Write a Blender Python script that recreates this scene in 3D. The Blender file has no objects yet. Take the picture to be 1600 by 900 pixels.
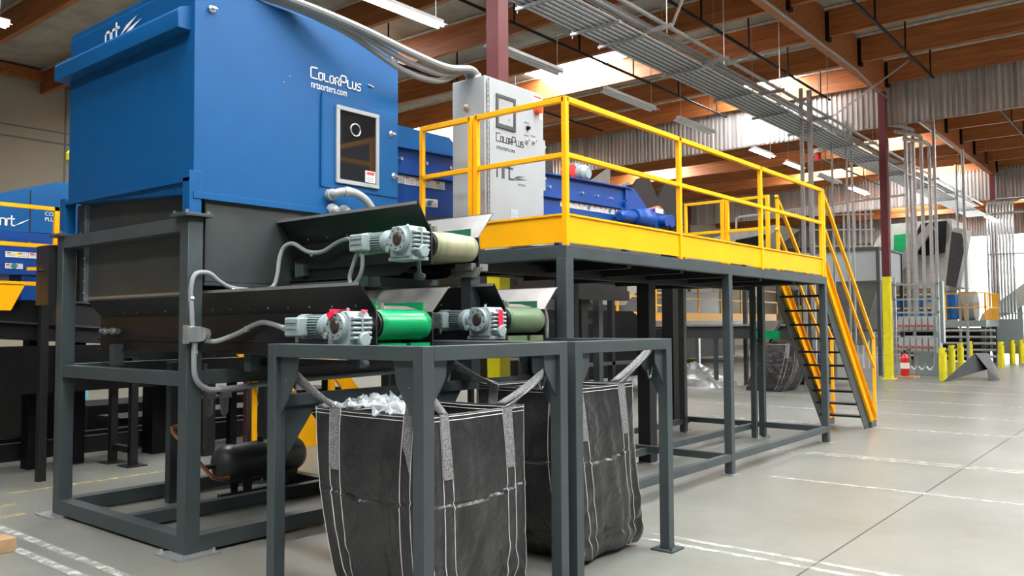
import bpy, math, random
from mathutils import Vector, Matrix, noise
random.seed(7)
C = bpy.context.scene.collection
SC = bpy.context.scene
PI = math.pi
# ------------------------------------------------------------------ camera
f_, r_, u_ = None, None, None
YAW, PITCH, ROLL, FPX = 0.684181, 0.0450887, -0.0054045, 1296.54
cy, sy, cp, sp = math.cos(YAW), math.sin(YAW), math.cos(PITCH), math.sin(PITCH)
f_ = Vector((cy*cp, sy*cp, sp)); r_ = Vector((sy, -cy, 0)); u_ = r_.cross(f_)
r2 = math.cos(ROLL)*r_+math.sin(ROLL)*u_; u2 = -math.sin(ROLL)*r_+math.cos(ROLL)*u_
cam = bpy.data.cameras.new('camera'); cam.lens = FPX/1600*36; cam.sensor_width = 36; cam.clip_end = 400
co = bpy.data.objects.new('camera', cam); C.objects.link(co)
M = Matrix((r2, u2, -f_)).transposed().to_4x4(); M.translation = (0, 0, 1.6)
co.matrix_world = M; SC.camera = co
# ------------------------------------------------------------------ materials
def _new(name):
    m = bpy.data.materials.new(name); m.use_nodes = True
    nt = m.node_tree; return m, nt, nt.nodes['Principled BSDF']
def lk(nt, a, b): nt.links.new(a, b)
def mat(name, col, rough=.5, metal=0, var=.08, vscale=6, bump=0, bscale=200, coat=0, stretch=None, col2=None, alpha=1, trans=0, spec=.5):
    m, nt, b = _new(name)
    b.inputs['Roughness'].default_value = rough; b.inputs['Metallic'].default_value = metal
    b.inputs['Coat Weight'].default_value = coat; b.inputs['Specular IOR Level'].default_value = spec
    b.inputs['Alpha'].default_value = alpha; b.inputs['Transmission Weight'].default_value = trans
    tc = nt.nodes.new('ShaderNodeTexCoord'); mp = nt.nodes.new('ShaderNodeMapping'); lk(nt, tc.outputs['Object'], mp.inputs[0])
    if stretch: mp.inputs['Scale'].default_value = stretch
    n = nt.nodes.new('ShaderNodeTexNoise'); n.inputs['Scale'].default_value = vscale; n.inputs['Detail'].default_value = 5
    lk(nt, mp.outputs[0], n.inputs['Vector'])
    r = nt.nodes.new('ShaderNodeValToRGB'); r.color_ramp.elements[0].position = .3; r.color_ramp.elements[1].position = .7
    c2 = col2 or tuple(min(1, c*(1+var)) for c in col); c1 = col if col2 else tuple(c*(1-var) for c in col)
    r.color_ramp.elements[0].color = (*c1, 1); r.color_ramp.elements[1].color = (*c2, 1)
    lk(nt, n.outputs['Fac'], r.inputs[0]); lk(nt, r.outputs[0], b.inputs['Base Color'])
    if bump:
        n2 = nt.nodes.new('ShaderNodeTexNoise'); n2.inputs['Scale'].default_value = bscale; n2.inputs['Detail'].default_value = 3
        lk(nt, mp.outputs[0], n2.inputs['Vector'])
        bp = nt.nodes.new('ShaderNodeBump'); bp.inputs['Strength'].default_value = bump; bp.inputs['Distance'].default_value = .01
        lk(nt, n2.outputs['Fac'], bp.inputs['Height']); lk(nt, bp.outputs[0], b.inputs['Normal'])
    return m
def emit(name, col, s):
    m, nt, b = _new(name)
    b.inputs['Emission Color'].default_value = (*col, 1); b.inputs['Emission Strength'].default_value = s
    b.inputs['Base Color'].default_value = (*col, 1)
    return m
K = {}
K['char'] = mat('charcoal_paint', (.045, .058, .062), .42, var=.12, vscale=4, bump=.05, bscale=60)
K['chute'] = mat('dark_sheet', (.036, .045, .045), .45, var=.2, vscale=3)
K['black'] = mat('black_paint', (.004, .004, .0045), .55, var=.3, spec=.25)
K['capd'] = mat('brown_black_cap', (.045, .030, .025), .3)
K['dark'] = mat('dark_steel', (.010, .010, .011), .45, var=.3, vscale=5)
K['blue'] = mat('blue_paint', (.0, .078, .24), .5, var=.05, vscale=5, bump=.10, bscale=160, spec=.3)
K['navy'] = mat('navy_blue_paint', (.001, .048, .24), .42, var=.08, bump=.05, bscale=90)
K['yellow'] = mat('yellow_paint', (.93, .43, .0), .45, var=.04, vscale=3, spec=.3)
K['yellow2'] = mat('lemon_yellow_paint', (.82, .72, .01), .45, var=.08)
K['cab'] = mat('light_grey_enamel', (.33, .36, .37), .4, var=.03)
K['motor'] = mat('motor_grey_paint', (.26, .32, .325), .38, var=.08, vscale=20)
K['galv'] = mat('galvanised_steel', (.48, .50, .50), .38, metal=.75, var=.15, vscale=14)
K['dgalv'] = mat('gap_shade_galvanised_steel', (.14, .145, .145), .5, metal=.6, var=.15, vscale=14)  # darker copy for alternate rack conduits, painting in the shaded gaps between them
K['scrap'] = mat('grey_film_scrap', (.10, .10, .10), .25, col2=(.35, .35, .34), vscale=4)
K['galvw'] = mat('galvanised_sheet', (.29, .275, .26), .42, metal=.5, var=.12, vscale=8)
K['steel'] = mat('bright_bolt_steel', (.7, .7, .7), .25, metal=.9, var=.05)
K['flex'] = mat('grey_flexible_conduit', (.24, .25, .26), .5, var=.08)
K['pipe'] = mat('pale_grey_pipe', (.36, .38, .40), .4, var=.05)
K['white'] = mat('white_paint', (.8, .8, .8), .5, var=.03)
K['green'] = mat('green_belt', (.0, .27, .085), .28, var=.1, vscale=5)
K['dgreen'] = mat('dark_green_rubber', (.015, .12, .06), .3)
K['cream'] = mat('worn_cream_green_belt', (.38, .33, .22), .4, col2=(.20, .25, .13), vscale=3, stretch=(9, .3, .3))
K['olive'] = mat('worn_olive_belt', (.12, .16, .08), .45, col2=(.06, .13, .06), vscale=4)
K['red'] = mat('red_paint', (.6, .02, .02), .4)
K['redtape'] = mat('red_tape', (.75, .012, .05), .5)
K['maroon'] = mat('maroon_paint', (.11, .015, .018), .5, var=.1)
K['rub'] = mat('black_rubber', (.015, .015, .015), .6)
K['copper'] = mat('copper_pipe', (.7, .28, .16), .3, metal=.85)
K['glass'] = mat('dark_window_glass', (.012, .012, .014), .04, var=0, spec=.9)
K['label'] = mat('white_label', (.75, .75, .72), .5, var=.02)
K['ink'] = mat('black_ink', (.015, .015, .015), .6)
K['bez'] = mat('dark_bezel', (.045, .05, .055), .4)
K['gink'] = mat('grey_ink', (.16, .17, .18), .6)
K['pink'] = mat('label_red_strip', (.5, .06, .05), .6)
K['teal'] = mat('label_blue_disc', (.02, .18, .25), .5)
K['screen'] = mat('grey_touch_screen', (.36, .38, .38), .15, var=.03)
K['wall'] = mat('beige_tilt_up_concrete', (.40, .355, .275), .8, var=.06, vscale=.7)
K['roofd'] = mat('grey_roof_lining', (.42, .39, .335), .55, var=.25, vscale=1.4, bump=.9, bscale=5)
K['foil'] = mat('pale_tape_seam', (.62, .58, .52), .5, var=.2)
K['lumber'] = mat('pallet_wood', (.42, .26, .14), .7, var=.25, vscale=8, stretch=(1, 8, 1))
K['tank'] = mat('grey_tank_paint', (.05, .053, .056), .4, var=.15)
K['orange'] = mat('orange_switch', (.75, .10, .01), .4)
K['machine'] = mat('warm_grey_machine_paint', (.44, .44, .40), .45, var=.1)
K['mblue'] = mat('machine_blue', (.01, .12, .35), .4)
def wood_mat():
    m, nt, b = _new('glulam_timber')
    tc = nt.nodes.new('ShaderNodeTexCoord'); mp = nt.nodes.new('ShaderNodeMapping'); mp.inputs['Scale'].default_value = (3, .35, 9)
    lk(nt, tc.outputs['Object'], mp.inputs[0])
    n = nt.nodes.new('ShaderNodeTexNoise'); n.inputs['Scale'].default_value = 2.2; n.inputs['Detail'].default_value = 8; lk(nt, mp.outputs[0], n.inputs['Vector'])
    r = nt.nodes.new('ShaderNodeValToRGB'); e = r.color_ramp.elements
    e[0].position = .28; e[0].color = (.25, .07, .016, 1); e[1].position = .72; e[1].color = (.52, .18, .048, 1)
    lk(nt, n.outputs['Fac'], r.inputs[0]); lk(nt, r.outputs[0], b.inputs['Base Color']); b.inputs['Roughness'].default_value = .55
    return m
K['wood'] = wood_mat()
def floor_mat():
    m, nt, b = _new('polished_concrete')
    tc = nt.nodes.new('ShaderNodeTexCoord')
    def noi(s, d=6, dist=0):
        n = nt.nodes.new('ShaderNodeTexNoise'); n.inputs['Scale'].default_value = s; n.inputs['Detail'].default_value = d; n.inputs['Distortion'].default_value = dist
        lk(nt, tc.outputs['Object'], n.inputs['Vector']); return n
    a = noi(.8, 6, .3); r = nt.nodes.new('ShaderNodeValToRGB'); e = r.color_ramp.elements
    e[0].position = .25; e[0].color = (.155, .160, .138, 1); e[1].position = .75; e[1].color = (.225, .235, .212, 1)
    x = r.color_ramp.elements.new(.5); x.color = (.192, .198, .176, 1)
    lk(nt, a.outputs['Fac'], r.inputs[0])
    n2 = noi(6, 7, .2); mx = nt.nodes.new('ShaderNodeMix'); mx.data_type = 'RGBA'; mx.blend_type = 'MULTIPLY'; mx.inputs[0].default_value = .35
    r2_ = nt.nodes.new('ShaderNodeValToRGB'); r2_.color_ramp.elements[0].color = (.60, .59, .56, 1); r2_.color_ramp.elements[0].position = .3; r2_.color_ramp.elements[1].position = .7
    lk(nt, n2.outputs['Fac'], r2_.inputs[0]); lk(nt, r.outputs[0], mx.inputs[6]); lk(nt, r2_.outputs[0], mx.inputs[7])
    n4 = noi(.45, 1, .6); r4 = nt.nodes.new('ShaderNodeValToRGB'); r4.color_ramp.elements[0].position = .4; r4.color_ramp.elements[1].position = .9
    r4.color_ramp.elements[0].color = (0, 0, 0, 1)
    lk(nt, n4.outputs['Fac'], r4.inputs[0]); ml = nt.nodes.new('ShaderNodeMath'); ml.operation = 'MULTIPLY'; ml.inputs[1].default_value = .3; lk(nt, r4.outputs[0], ml.inputs[0])
    m3 = nt.nodes.new('ShaderNodeMix'); m3.data_type = 'RGBA'; lk(nt, ml.outputs[0], m3.inputs[0]); lk(nt, mx.outputs[2], m3.inputs[6]); m3.inputs[7].default_value = (.20, .165, .12, 1)
    lk(nt, m3.outputs[2], b.inputs['Base Color'])
    n3 = noi(1.5, 2); mr = nt.nodes.new('ShaderNodeMapRange'); mr.inputs[3].default_value = .285; mr.inputs[4].default_value = .38
    lk(nt, n3.outputs['Fac'], mr.inputs[0]); lk(nt, mr.outputs[0], b.inputs['Roughness'])
    b.inputs['Specular IOR Level'].default_value = .55
    return m
K['floor'] = floor_mat()
def worn(name, col, lo=.42, hi=.56):
    m, nt, b = _new(name); b.inputs['Base Color'].default_value = (*col, 1); b.inputs['Roughness'].default_value = .5
    tc = nt.nodes.new('ShaderNodeTexCoord'); n = nt.nodes.new('ShaderNodeTexNoise'); n.inputs['Scale'].default_value = 9; n.inputs['Detail'].default_value = 8
    lk(nt, tc.outputs['Object'], n.inputs['Vector']); mr = nt.nodes.new('ShaderNodeMapRange'); mr.inputs[1].default_value = lo; mr.inputs[2].default_value = hi
    mr.inputs[3].default_value = .1; mr.inputs[4].default_value = .95
    lk(nt, n.outputs['Fac'], mr.inputs[0]); lk(nt, mr.outputs[0], b.inputs['Alpha']); return m
K['line'] = worn('worn_white_floor_paint', (.50, .50, .45), .42, .62); K['yline'] = worn('worn_yellow_floor_paint', (.5, .43, .2), .45, .65)
def bag_mat():
    m, nt, b = _new('black_woven_polypropylene')
    tc = nt.nodes.new('ShaderNodeTexCoord')
    n = nt.nodes.new('ShaderNodeTexNoise'); n.inputs['Scale'].default_value = 5; n.inputs['Detail'].default_value = 6; lk(nt, tc.outputs['Object'], n.inputs['Vector'])
    r = nt.nodes.new('ShaderNodeValToRGB'); r.color_ramp.elements[0].position = .3; r.color_ramp.elements[1].position = .7
    r.color_ramp.elements[0].color = (.016, .015, .016, 1); r.color_ramp.elements[1].color = (.030, .029, .030, 1)
    lk(nt, n.outputs['Fac'], r.inputs[0]); lk(nt, r.outputs[0], b.inputs['Base Color'])
    b.inputs['Roughness'].default_value = .30; b.inputs['Specular IOR Level'].default_value = .6
    bk = nt.nodes.new('ShaderNodeTexBrick'); bk.inputs['Scale'].default_value = 60
    w = nt.nodes.new('ShaderNodeTexNoise'); w.inputs['Scale'].default_value = 7; w.inputs['Detail'].default_value = 6; lk(nt, tc.outputs['Object'], w.inputs['Vector'])
    bp = nt.nodes.new('ShaderNodeBump'); bp.inputs['Strength'].default_value = .8; bp.inputs['Distance'].default_value = .04
    lk(nt, w.outputs['Fac'], bp.inputs['Height']); lk(nt, bp.outputs[0], b.inputs['Normal'])
    return m
K['bag'] = bag_mat()
def web_mat():
    m, nt, b = _new('grey_stitched_webbing')
    tc = nt.nodes.new('ShaderNodeTexCoord'); mp = nt.nodes.new('ShaderNodeMapping'); lk(nt, tc.outputs['Object'], mp.inputs[0]); mp.inputs['Scale'].default_value = (1, 1, .5)
    v = nt.nodes.new('ShaderNodeTexVoronoi'); v.inputs['Scale'].default_value = 230; lk(nt, mp.outputs[0], v.inputs['Vector'])
    r = nt.nodes.new('ShaderNodeValToRGB'); r.color_ramp.elements[0].position = .1; r.color_ramp.elements[1].position = .5
    r.color_ramp.elements[0].color = (.55, .55, .55, 1); r.color_ramp.elements[1].color = (.12, .12, .12, 1)
    lk(nt, v.outputs['Distance'], r.inputs[0]); lk(nt, r.outputs[0], b.inputs['Base Color']); b.inputs['Roughness'].default_value = .6
    return m
K['web'] = web_mat()
K['thread'] = mat('white_stitching', (.62, .62, .60), .6)
K['film'] = mat('clear_plastic_liner', (.55, .60, .62), .08, var=.2, alpha=.45, spec=1)
K['corr'] = mat('corrugated_galvanised_sheet', (.50, .50, .49), .33, metal=.45, var=.35, vscale=.9, stretch=(1, 6, .25))
K['sky'] = emit('skylight_and_fill_diffuser', (.93, .98, 1), 27)
K['tube'] = emit('fluorescent_tube', (1, .97, 1), 24)
K['day'] = emit('daylit_outdoors', (.97, 1, .98), 5)
# ------------------------------------------------------------------ mesh builder
def cat(pts, k=6):
    P = [Vector(p) for p in pts]; P = [P[0]*2-P[1]]+P+[P[-1]*2-P[-2]]; o = []
    for i in range(1, len(P)-2):
        for j in range(k):
            t = j/k; a, b, c, d = P[i-1], P[i], P[i+1], P[i+2]
            o.append(.5*((2*b)+(c-a)*t+(2*a-5*b+4*c-d)*t*t+(3*b-a-3*c+d)*t**3))
    return o+[P[-2]]
ORG = {}
class MB:
    def __init__(s): s.v = []; s.f = []
    def add(s, vs, fs):
        n = len(s.v); s.v += [tuple(p) for p in vs]; s.f += [tuple(i+n for i in f) for f in fs]; return s
    def hexa(s, q): return s.add(q, [(3, 2, 1, 0), (4, 5, 6, 7), (0, 1, 5, 4), (1, 2, 6, 5), (2, 3, 7, 6), (3, 0, 4, 7)])
    def box(s, x0, x1, y0, y1, z0, z1):
        return s.hexa([(x0, y0, z0), (x1, y0, z0), (x1, y1, z0), (x0, y1, z0), (x0, y0, z1), (x1, y0, z1), (x1, y1, z1), (x0, y1, z1)])
    def bar(s, p, q, w, h=None, up=(0, 0, 1)):
        p, q = Vector(p), Vector(q); h = w if h is None else h; d = (q-p).normalized(); a = d.cross(Vector(up))
        if a.length < 1e-4: a = d.cross(Vector((1, 0, 0)))
        a.normalize(); b = a.cross(d).normalized(); a = a*w/2; b = b*h/2
        return s.hexa([p-a-b, p+a-b, p+a+b, p-a+b, q-a-b, q+a-b, q+a+b, q-a+b])
    def cyl(s, p, q, r, n=16, r2=None): return s.lathe(p, q, [(0, r), (1, r if r2 is None else r2)], n)
    def lathe(s, p, q, prof, n=20):
        p, q = Vector(p), Vector(q); d = q-p; a = d.cross(Vector((0, 0, 1)))
        if a.length < 1e-4: a = Vector((1, 0, 0))
        a.normalize(); b = d.normalized().cross(a); vs = []; fs = []
        for t, r in prof:
            for i in range(n):
                g = 2*PI*i/n; vs.append(p+d*t+(a*math.cos(g)+b*math.sin(g))*r)
        for k in range(len(prof)-1):
            for i in range(n): j = (i+1) % n; fs.append((k*n+i, k*n+j, (k+1)*n+j, (k+1)*n+i))
        fs.append(tuple(range(n))[::-1]); m = (len(prof)-1)*n; fs.append(tuple(range(m, m+n)))
        return s.add(vs, fs)
    def tube(s, pts, r, n=8, k=6, smooth=True):
        P = cat(pts, k) if smooth else [Vector(p) for p in pts]; vs = []; fs = []; a = None
        for i, p in enumerate(P):
            d = (P[min(i+1, len(P)-1)]-P[max(i-1, 0)]).normalized()
            if a is None:
                a = d.cross(Vector((0, 0, 1)));
                if a.length < 1e-3: a = Vector((1, 0, 0))
            a = (a-d*a.dot(d)).normalized(); b = d.cross(a)
            for j in range(n): g = 2*PI*j/n; vs.append(p+(a*math.cos(g)+b*math.sin(g))*r)
        for i in range(len(P)-1):
            for j in range(n): q = (j+1) % n; fs.append((i*n+j, i*n+q, (i+1)*n+q, (i+1)*n+j))
        fs += [tuple(range(n))[::-1], tuple(range((len(P)-1)*n, len(P)*n))]
        return s.add(vs, fs)
    def prism(s, poly, ax, a, b):
        def P(u, w, t): return {'x': (t, u, w), 'y': (u, t, w), 'z': (u, w, t)}[ax]
        n = len(poly); vs = [P(u, w, a) for u, w in poly]+[P(u, w, b) for u, w in poly]
        return s.add(vs, [tuple(range(n))[::-1], tuple(range(n, 2*n))]+[(i, (i+1) % n, n+(i+1) % n, n+i) for i in range(n)])
    def plate(s, quad, t):           # a thick plate from 3 or 4 corners
        q = [Vector(p) for p in quad]; nrm = (q[1]-q[0]).cross(q[-1]-q[0]).normalized()*t; n = len(q)
        return s.add(q+[p+nrm for p in q], [tuple(range(n))[::-1], tuple(range(n, 2*n))]+[(i, (i+1) % n, n+(i+1) % n, n+i) for i in range(n)])
    def ring(s, c, ax, r, t, n=24): # flat torus
        pts = []
        for i in range(n+1):
            g = 2*PI*i/n; cs, sn = math.cos(g)*r, math.sin(g)*r
            pts.append({'x': (c[0], c[1]+cs, c[2]+sn), 'y': (c[0]+cs, c[1], c[2]+sn), 'z': (c[0]+cs, c[1]+sn, c[2])}[ax])
        return s.tube(pts, t, 6, smooth=False)
    def build(s, name, m, parent=None, bevel=0, smooth=True, label=None):
        o0 = ORG.get(parent.name, Vector((0, 0, 0))) if parent else Vector((0, 0, 0))
        if parent is None and s.v:
            xs = [p[0] for p in s.v]; ys = [p[1] for p in s.v]; zs = [p[2] for p in s.v]
            o0 = Vector(((min(xs)+max(xs))/2, (min(ys)+max(ys))/2, min(zs)))
        me = bpy.data.meshes.new(name); me.from_pydata([tuple(Vector(p)-o0) for p in s.v], [], s.f); me.validate(); 
        import bmesh as _b
        bm = _b.new(); bm.from_mesh(me); _b.ops.recalc_face_normals(bm, faces=bm.faces); bm.to_mesh(me); bm.free()
        me.materials.append(K[m] if isinstance(m, str) else m)
        if smooth:
            me.shade_smooth(); me.set_sharp_from_angle(angle=.6)
        o = bpy.data.objects.new(name, me); C.objects.link(o)
        if parent: o.parent = parent
        else: o.location = o0
        ORG[o.name] = o0
        if bevel:
            b = o.modifiers.new('edge', 'BEVEL'); b.width = bevel; b.segments = 2; b.limit_method = 'ANGLE'; b.harden_normals = False
        if label: o['label'] = label
        return o
def tag(o, label, cat_, group=None):
    o['label'] = label; o['category'] = cat_
    if group: o['group'] = group
    return o
def thing(name, label, cat_, loc, group=None):
    o = bpy.data.objects.new(name, None); C.objects.link(o); o.location = loc; ORG[o.name] = Vector(loc); o.empty_display_size = .1
    return tag(o, label, cat_, group)
def struct(o): o['kind'] = 'structure'; return o
def dup(root, loc, label=None, group=None):
    r = root.copy(); C.objects.link(r); r.location = loc
    if label: r['label'] = label
    if group: r['group'] = group
    for ch in list(root.children):
        c = ch.copy(); C.objects.link(c); c.parent = r
        for g in list(ch.children):
            d = g.copy(); C.objects.link(d); d.parent = c
    return r
# text / logo helpers: stroke letters on a vertical plane facing -Y (ax='x') or -X (ax='y')
G_ = {'C': [[(1, 1), (0, 1), (0, 0), (1, 0)]], 'O': [[(0, 0), (1, 0), (1, 1), (0, 1), (0, 0)]], 'L': [[(0, 1), (0, 0), (1, 0)]],
      'R': [[(0, 0), (0, 1), (1, 1), (1, .45), (0, .45)], [(.5, .45), (1, 0)]], 'P': [[(0, 0), (0, 1), (1, 1), (1, .4), (0, .4)]],
      'U': [[(0, 1), (0, 0), (1, 0), (1, 1)]], 'S': [[(1, 1), (0, 1), (0, .5), (1, .5), (1, 0), (0, 0)]],
      'n': [[(0, 0), (0, 1), (1, 1), (1, 0)]], 'r': [[(0, 0), (0, 1), (.8, 1)]], 't': [[(0, 1.45), (0, 0), (.9, 0)], [(-.3, 1), (.8, 1)]]}
def strokes(mb, org, ax, word, sizes, w, th, gap=.35, t=.002):
    x = 0
    for ch, (cw, chh) in zip(word, sizes):
        for pl in G_[ch]:
            for a, b in zip(pl, pl[1:]):
                def P(q):
                    u, v = x+q[0]*cw, q[1]*chh
                    return (org[0]+u, org[1], org[2]+v) if ax == 'x' else (org[0], org[1]-u, org[2]+v)
                A, B = Vector(P(a)), Vector(P(b)); d = (B-A).normalized()*w*.5
                mb.bar(A-d, B+d, w, t, up=(0, 1, 0) if ax == 'x' else (1, 0, 0))
        x += cw+gap*sizes[1][0] if len(sizes) > 1 else 0
    return x
def text(name, s, size, loc, facing, m, parent, extr=.0008, sx=1):
    cu = bpy.data.curves.new(name, 'FONT'); cu.body = s; cu.size = size; cu.extrude = extr; cu.materials.append(K[m])
    o = bpy.data.objects.new(name, cu); C.objects.link(o)
    dg = bpy.context.evaluated_depsgraph_get(); me = bpy.data.meshes.new_from_object(o.evaluated_get(dg)); bpy.data.objects.remove(o); o = bpy.data.objects.new(name, me); C.objects.link(o)
    o.rotation_euler = {'-y': (PI/2, 0, 0), '-x': (PI/2, 0, -PI/2)}[facing]; o.scale = (sx, 1, 1)
    o0 = ORG.get(parent.name, Vector((0, 0, 0))); o.parent = parent; o.location = Vector(loc)-o0
    return o
# ================================================================== SETTING
b = MB().box(-14, 70, -14, 26.6, -.2, 0); struct(b.build('floor', 'floor', smooth=False))
RZ = 9.3
b = MB().box(-14, 70, -14, 26.6, RZ+.02, RZ+.2)
skylights_and_fill = [(17.85, 12.4, 3.0), (22.95, 9.2, 1.9), (38.25, 12, 2.8), (40.8, 8.4, 1.7), (55.5, 12, 2.6), (5.1, 10.5, 2.6), (5.1, 1.0, 2.6), (0, -4.5, 2.6), (-5.1, 3.5, 2.6), (10.2, -4.5, 2.6), (10.2, 3.0, 2.0), (12.75, 17.5, 2.6), (20.4, -6.5, 2.6), (33.15, -4.5, 2.6), (28.05, 18, 2.6), (48.45, -3, 2.6), (28.05, -6, 2.6), (43.35, -7, 2.6), (33.15, 18.5, 2.6), (20.4, 20.5, 2.6), (53.0, 5, 2.6), (35.7, -6, 2.6), (30.6, -4, 2.6), (22.95, -4.5, 2.6), (43.35, 16, 2.6), (33.15, 8.6, 2.0), (0, 1.5, 2.6), (5.1, -5.5, 2.6), (2.55, 6, 2.6), (12.75, -2, 2.6), (7.65, -3.5, 2.6), (-5.1, -4.5, 2.6)]
struct(b.build('ceiling', 'roofd', smooth=False))
# roof seams (purlins hang along Y every 2.55 m)
px = [25.5+2.55*k for k in range(-14, 15)]
for k, x in enumerate(px):
    struct(MB().box(x-.07, x+.07, -14, 26.5, 8.6, 9.28).build('ceiling_beam', 'wood', smooth=False))
mb = MB()
for x in px: mb.box(x-.13, x+.13, -14, 26.5, 9.255, 9.30)
struct(mb.build('ceiling_trim', 'foil', smooth=False))
# girders along X over the column row
for yy, (xa, xb) in [(6.77, (-12, 69)), (-8.5, (-12, 69))]:
    struct(MB().box(xa, xb, yy-.11, yy+.11, 8.35, 9.26).build('ceiling_beam', 'wood', smooth=False))
mb = MB()
for x in px:
    for s in (-1, 1): mb.box(x-.1, x+.1, 6.77+s*.11, 6.77+s*.2, 8.5, 9.2)
struct(mb.build('ceiling_trim', 'black', smooth=False))
# glowing panels between purlins: skylights, plus mostly unseen ones added as fill light
for i, (x0, y0, ln) in enumerate(skylights_and_fill):
    struct(MB().box(x0+.12, x0+2.43, y0, y0+ln, 9.24, 9.26).build('window_%d' % (i+1), 'sky', smooth=False))
# columns
COLX = [8.03, 25.5, 43.0, 60.5]
def column(x, y):
    struct(MB().box(x-.1, x+.1, y-.1, y+.1, 2.95, 8.35).build('column', 'maroon', smooth=False))
    o = MB(); o.box(x-.102, x+.102, y-.102, y+.102, .02, 2.95); o.box(x-.18, x+.18, y-.18, y+.18, 0, .025)
    struct(o.build('column_base', 'yellow2', smooth=False))
for x in COLX: column(x, 6.77)
for x in COLX[1:]: column(x, 22)
# draft curtains of corrugated sheet
def corr(x, y0, y1, z0, z1, pitch=.15, d=.05):
    n = int((y1-y0)/pitch); vs = []; fs = []; pr_ = [(0, 0), (.35, 0), (.5, 1), (.85, 1)]; pts = []
    for i in range(n):
        for a, h in pr_: pts.append((y0+(i+a)*pitch, x-h*d))
    for (y, xx) in pts: vs += [(xx, y, z0), (xx, y, z1)]
    for i in range(len(pts)-1): fs.append((2*i, 2*i+2, 2*i+3, 2*i+1))
    m = MB().add(vs, fs); m.box(x+.0, x+.03, y0, y1, z0-.03, z0+.01)
    return struct(m.build('trim_%d' % (int(x)), 'corr', smooth=False))
corr(25.68, -14, 25.5, 7.4, 8.78); corr(43.3, -14, 26.5, 7.3, 8.7); corr(60.2, -14, 26.5, 7.2, 8.7)
# walls
w = MB().box(-14, 70, 26.5, 26.8, 0, 9.3); struct(w.build('wall_back', 'wall', smooth=False))
mb = MB()
for k in range(9): mb.box(-6.95+k*8.9, -6.90+k*8.9, 26.485, 26.51, 0, 9)
mb.box(-14, 69, 26.48, 26.51, 7.18, 7.23); mb.box(-14, 69, 26.48, 26.51, 7.52, 7.56)
struct(mb.build('trim_1', 'gink', smooth=False))
struct(MB().box(-14, 69, 26.2, 26.5, 8.95, 9.25).build('trim_2', 'wood', smooth=False))
struct(MB().box(11.1, 11.7, 26.1, 26.5, 8.1, 9.2).build('trim_3', 'gink', smooth=False))
# far end wall with two open dock doorways
mb = MB(); mb.box(69, 69.3, -14, 26.6, 8.6, 9.3); mb.box(69, 69.3, 13.4, 26.6, 0, 8.6); mb.box(69, 69.3, -14, -6, 0, 8.6); mb.box(69, 69.3, 10.6, 10.9, 0, 8.6)
struct(mb.build('wall_far', 'wall', smooth=False))
struct(MB().box(69.5, 69.6, -7, 14, 0, 8.8).build('door_1', 'day', smooth=False))
# floor marks
for i, (x, w, y0, y1, kk) in enumerate([(5.50, .06, -2.5, 3.3, 'line'), (5.66, .06, -2.5, 3.25, 'line'), (8.54, .05, -4, 3.45, 'line'), (10.32, .05, -6, 4.4, 'line'), (10.46, .05, -3, 4.4, 'line'),
        (13.5, .07, -6, 8.5, 'line'), (15.8, .06, -6, 8, 'line'), (18.4, .08, -6, 9, 'line'), (21.5, .09, -6, 6.3, 'line'), (24.0, .09, -6, 9, 'line'),
        (2.62, .07, 4.6, 7.5, 'line'), (2.44, .07, 4.6, 6.9, 'line')]):
    struct(MB().box(x-w/2, x+w/2, y0, y1, .001, .003).build('floor_marking', kk, smooth=False))
for (x0, x1, y, w) in [(1.2, 3.05, 8.32, .1), (1.3, 2.95, 7.85, .1), (3.2, 4.9, 8.9, .09)]:
    struct(MB().box(x0, x1, y-w/2, y+w/2, .001, .003).build('floor_marking', 'yline', smooth=False))
mb = MB(); mb.box(-14, 60, 1.98, 1.99, .0005, .002); mb.box(-14, 60, 10.6, 10.62, .0005, .002)
struct(mb.build('floor_line', 'bez', smooth=False))

# ================================================================== OPTICAL SORTER
FX0, FX1, FY0, FY1, T = 3.08, 5.22, 5.46, 7.62, .115
so = thing('optical_sorter', 'large blue optical sorting machine on a charcoal steel frame', 'sorting machine', (FX0, FY0, 0))
for (x, y) in [(FX0, FY0), (FX0, FY1-T), (FX1-T, FY0), (FX1-T, FY1-T)]:
    leg = MB().box(x, x+T, y, y+T, .015, 2.385).build('leg', 'char', so, bevel=.004)
    pl = MB().box(x-.1, x+T+.1, y-.1, y+T+.1, 0, .016)
    for dx in (-.07, T+.07):
        for dy in (-.07, T+.07): pl.cyl((x+dx, y+dy, .016), (x+dx, y+dy, .045), .012, 6)
    pl.build('foot_plate', 'galv', leg)
    cpm = MB().box(x-.05, x+T+.05, y-.05, y+T+.05, 2.385, 2.41); cpm.build('cap_plate', 'char', leg, bevel=.003)
    bo = MB()
    for dx in (-.025, T+.025):
        for dy in (-.025, T+.025): bo.cyl((x+dx, y+dy, 2.41), (x+dx, y+dy, 2.43), .012, 6)
    bo.build('bolt', 'steel', leg)
def beam(x0, x1, y0, y1, z0, z1): MB().box(x0, x1, y0, y1, z0, z1).build('frame_rail', 'char', so, bevel=.003)
i0, i1 = FX0+T, FX1-T; j0, j1 = FY0+T, FY1-T
for y in (FY0, FY1-T):
    beam(i0, i1, y, y+T, .02, .135); beam(i0, i1, y+.02, y+T-.01, 1.19, 1.29)
for x in (FX0, FX1-T):
    beam(x, x+T, j0, j1, .02, .135); beam(x+.01, x+T-.01, j0, j1, 1.18, 1.28); beam(x, x+T-.01, j0, j1, 2.285, 2.385)
beam(i0, i1, FY1-T, FY1, 2.285, 2.385)
beam(i0, i1, 6.5, 6.6, .02, .12)
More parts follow.
